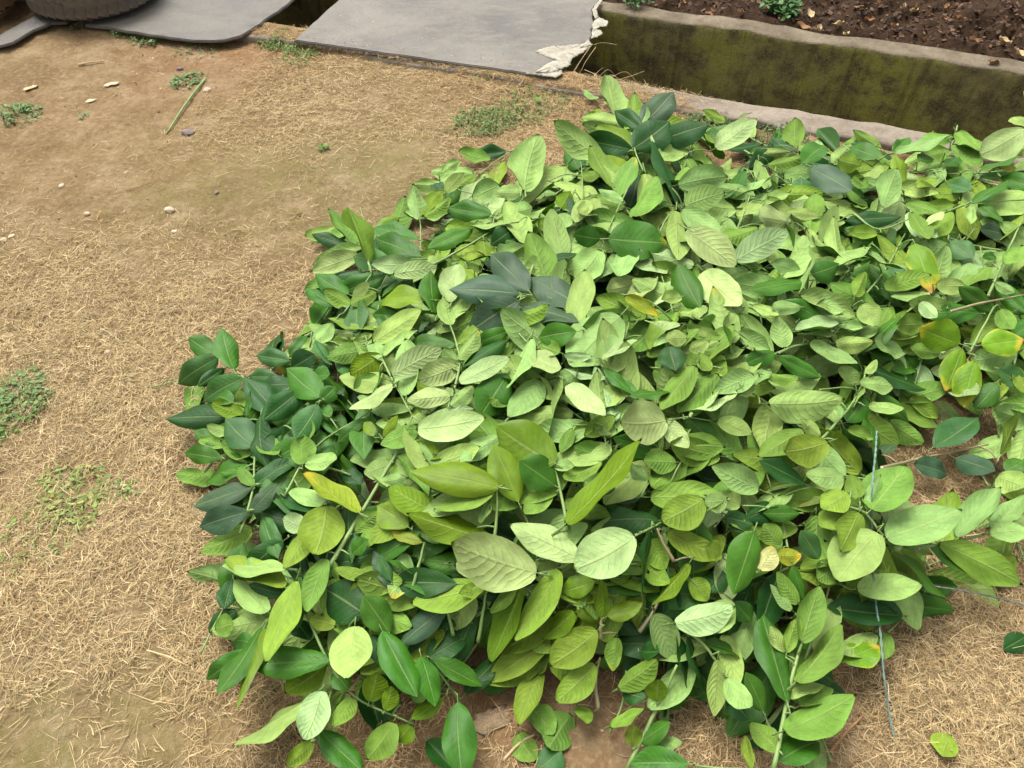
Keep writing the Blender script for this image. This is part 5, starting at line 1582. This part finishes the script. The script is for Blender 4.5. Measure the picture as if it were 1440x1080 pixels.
twist_twine('twine', heap_path([(1275, 818, .03), (1310, 824, .035), (1350, 830, .02), (1400, 840, .012), (1450, 852, .008)], .0), .0012, M_TWINE2, 'pale grey twine running from the leaves across the straw')

# loose leaves lying free of the heap
def loose(px0, py0, px1, py1, w, kind, label, z0=.012, z1=.014, seed=0):
    r = random.Random(seed)
    B, T = unproj(px0, py0, z0), unproj(px1, py1, z1)
    B[2] += float(ground_z(B[0], B[1])); T[2] += float(ground_z(T[0], T[1]))
    L = np.linalg.norm(T - B)
    n = np.array([r.gauss(0, .12), r.gauss(0, .12), 1.0])
    W = w / FPX * np.linalg.norm((B + T) / 2 - CAM) * 1.15
    o = place_leaf(None, B, T, n, max(W, .35 * L), kind, r, (0, 0, 0))
    o.name = 'fallen_leaf'
    tag(o, label, 'leaf')
def HP(x, y): return (650 + x * .3149, 740 + y * .3149)
loose(*HP(300, 800), *HP(415, 930), 32, 'g', 'upper leaf of the loose pale leaves on the bare soil', .022, .026, 1)
loose(*HP(490, 840), *HP(370, 1010), 42, 'g', 'widest of the loose pale leaves on the bare soil', .012, .012, 2)
loose(*HP(245, 930), *HP(330, 1050), 30, 'g', 'loose pale leaf crossed by a dry twig on the bare soil', .012, .014, 3)
loose(*HP(440, 1000), *HP(330, 1090), 32, 'm', 'dull green loose leaf half beneath the pale ones on bare soil', .010, .010, 4)
loose(1336, 1034, 1322, 1066, 26, 'l', 'small torn lime green leaf piece alone on the straw', .014, .016, 5)
loose(1450, 890, 1412, 912, 20, 'd', 'dark green leaf lying alone on straw past the pale twine', .02, .016, 6)
loose(842, 138, 820, 125, 14, 'p', 'small pale leaf on the straw by the kerb', .03, .04, 7)
loose(848, 142, 868, 150, 9, 'p', 'tiny pale leaf beside another small leaf by the kerb', .02, .025, 8)
loose(1300, 575, 1290, 600, 12, 'l', 'curled thin green leaf at the top of the straw gap', .016, .016, 9)
loose(760, 140, 752, 135, 6, 'g', 'little green leaf in the weeds by the torn board', .02, .022, 10)
loose(600, 1040, 640, 1085, 26, 'd', 'dark glossy leaf lying flat on the straw under the front branch', .012, .012, 11)

# dead leaves on the soil bed
def dead_leaf(px, py, L, W, mat, rot, seed, label):
    r = random.Random(seed)
    c = unproj(px, py, .05)
    NU, NV = 4, 7; V, F = [], []
    for lay in (0, 1):
        for j in range(NV + 1):
            v = j / NV; hw = W / 2 * math.sin(math.pi * min(.98, max(.03, v ** .9))) ** .8
            for i in range(NU + 1):
                u_ = -1 + 2 * i / NU
                V.append((u_ * hw, (v - .5) * L, .010 + .014 * abs(u_) ** 1.5 * hw / W * 2 + .012 * (v - .5) ** 2 * 4 + .004 * math.sin(v * 9 + u_ * 3 + seed) + lay * .0008))
    w_ = NU + 1
    for lay in (0, 1):
        b = lay * w_ * (NV + 1)
        for j in range(NV):
            for i in range(NU):
                f = (b + j * w_ + i, b + j * w_ + i + 1, b + (j + 1) * w_ + i + 1, b + (j + 1) * w_ + i)
                F.append(f if lay else f[::-1])
    o = link('dead_leaf', mesh_from('dead_leaf', V, F), None, [mat])
    uu_, ww_ = to_uw(c[:2])
    o.location = (c[0], c[1], float(bed_z(np.array(uu_), np.array(ww_), np.array(c[0]), np.array(c[1]))) + .004)
    o.rotation_euler = (r.uniform(-.35, .35), r.uniform(-.35, .35), rot)
    tag(o, label, 'leaf', 'dead leaves on the soil bed')
DL = [(1138, 17, .055, .03, 1), (1183, 25, .045, .022, 1), (1197, 33, .055, .024, 1), (1132, 26, .06, .035, 0), (1290, 6, .06, .03, 1), (1412, 56, .05, .034, 1),
      (1402, 78, .055, .03, 0), (1436, 68, .05, .028, 1), (1368, 56, .05, .026, 0), (1273, 8, .03, .015, 1), (1225, 20, .04, .02, 0), (1330, 12, .04, .02, 0), (1000, 6, .04, .02, 0),
      (1040, 14, .035, .018, 0), (1260, 32, .04, .02, 0), (1300, 44, .035, .02, 0), (1155, 30, .035, .02, 1), (1345, 30, .03, .016, 0), (1075, 16, .03, .016, 0), (960, -4, .03, .016, 0)]
for i, (a, b, L_, W_, m_) in enumerate(DL):
    dead_leaf(a, b, L_, W_, M_DRYLEAF2 if m_ else M_DRYLEAF, i * 1.37, i, 'bleached tan dead leaf on the dark soil bed' if m_ else 'reddish brown dead leaf on the dark soil bed')
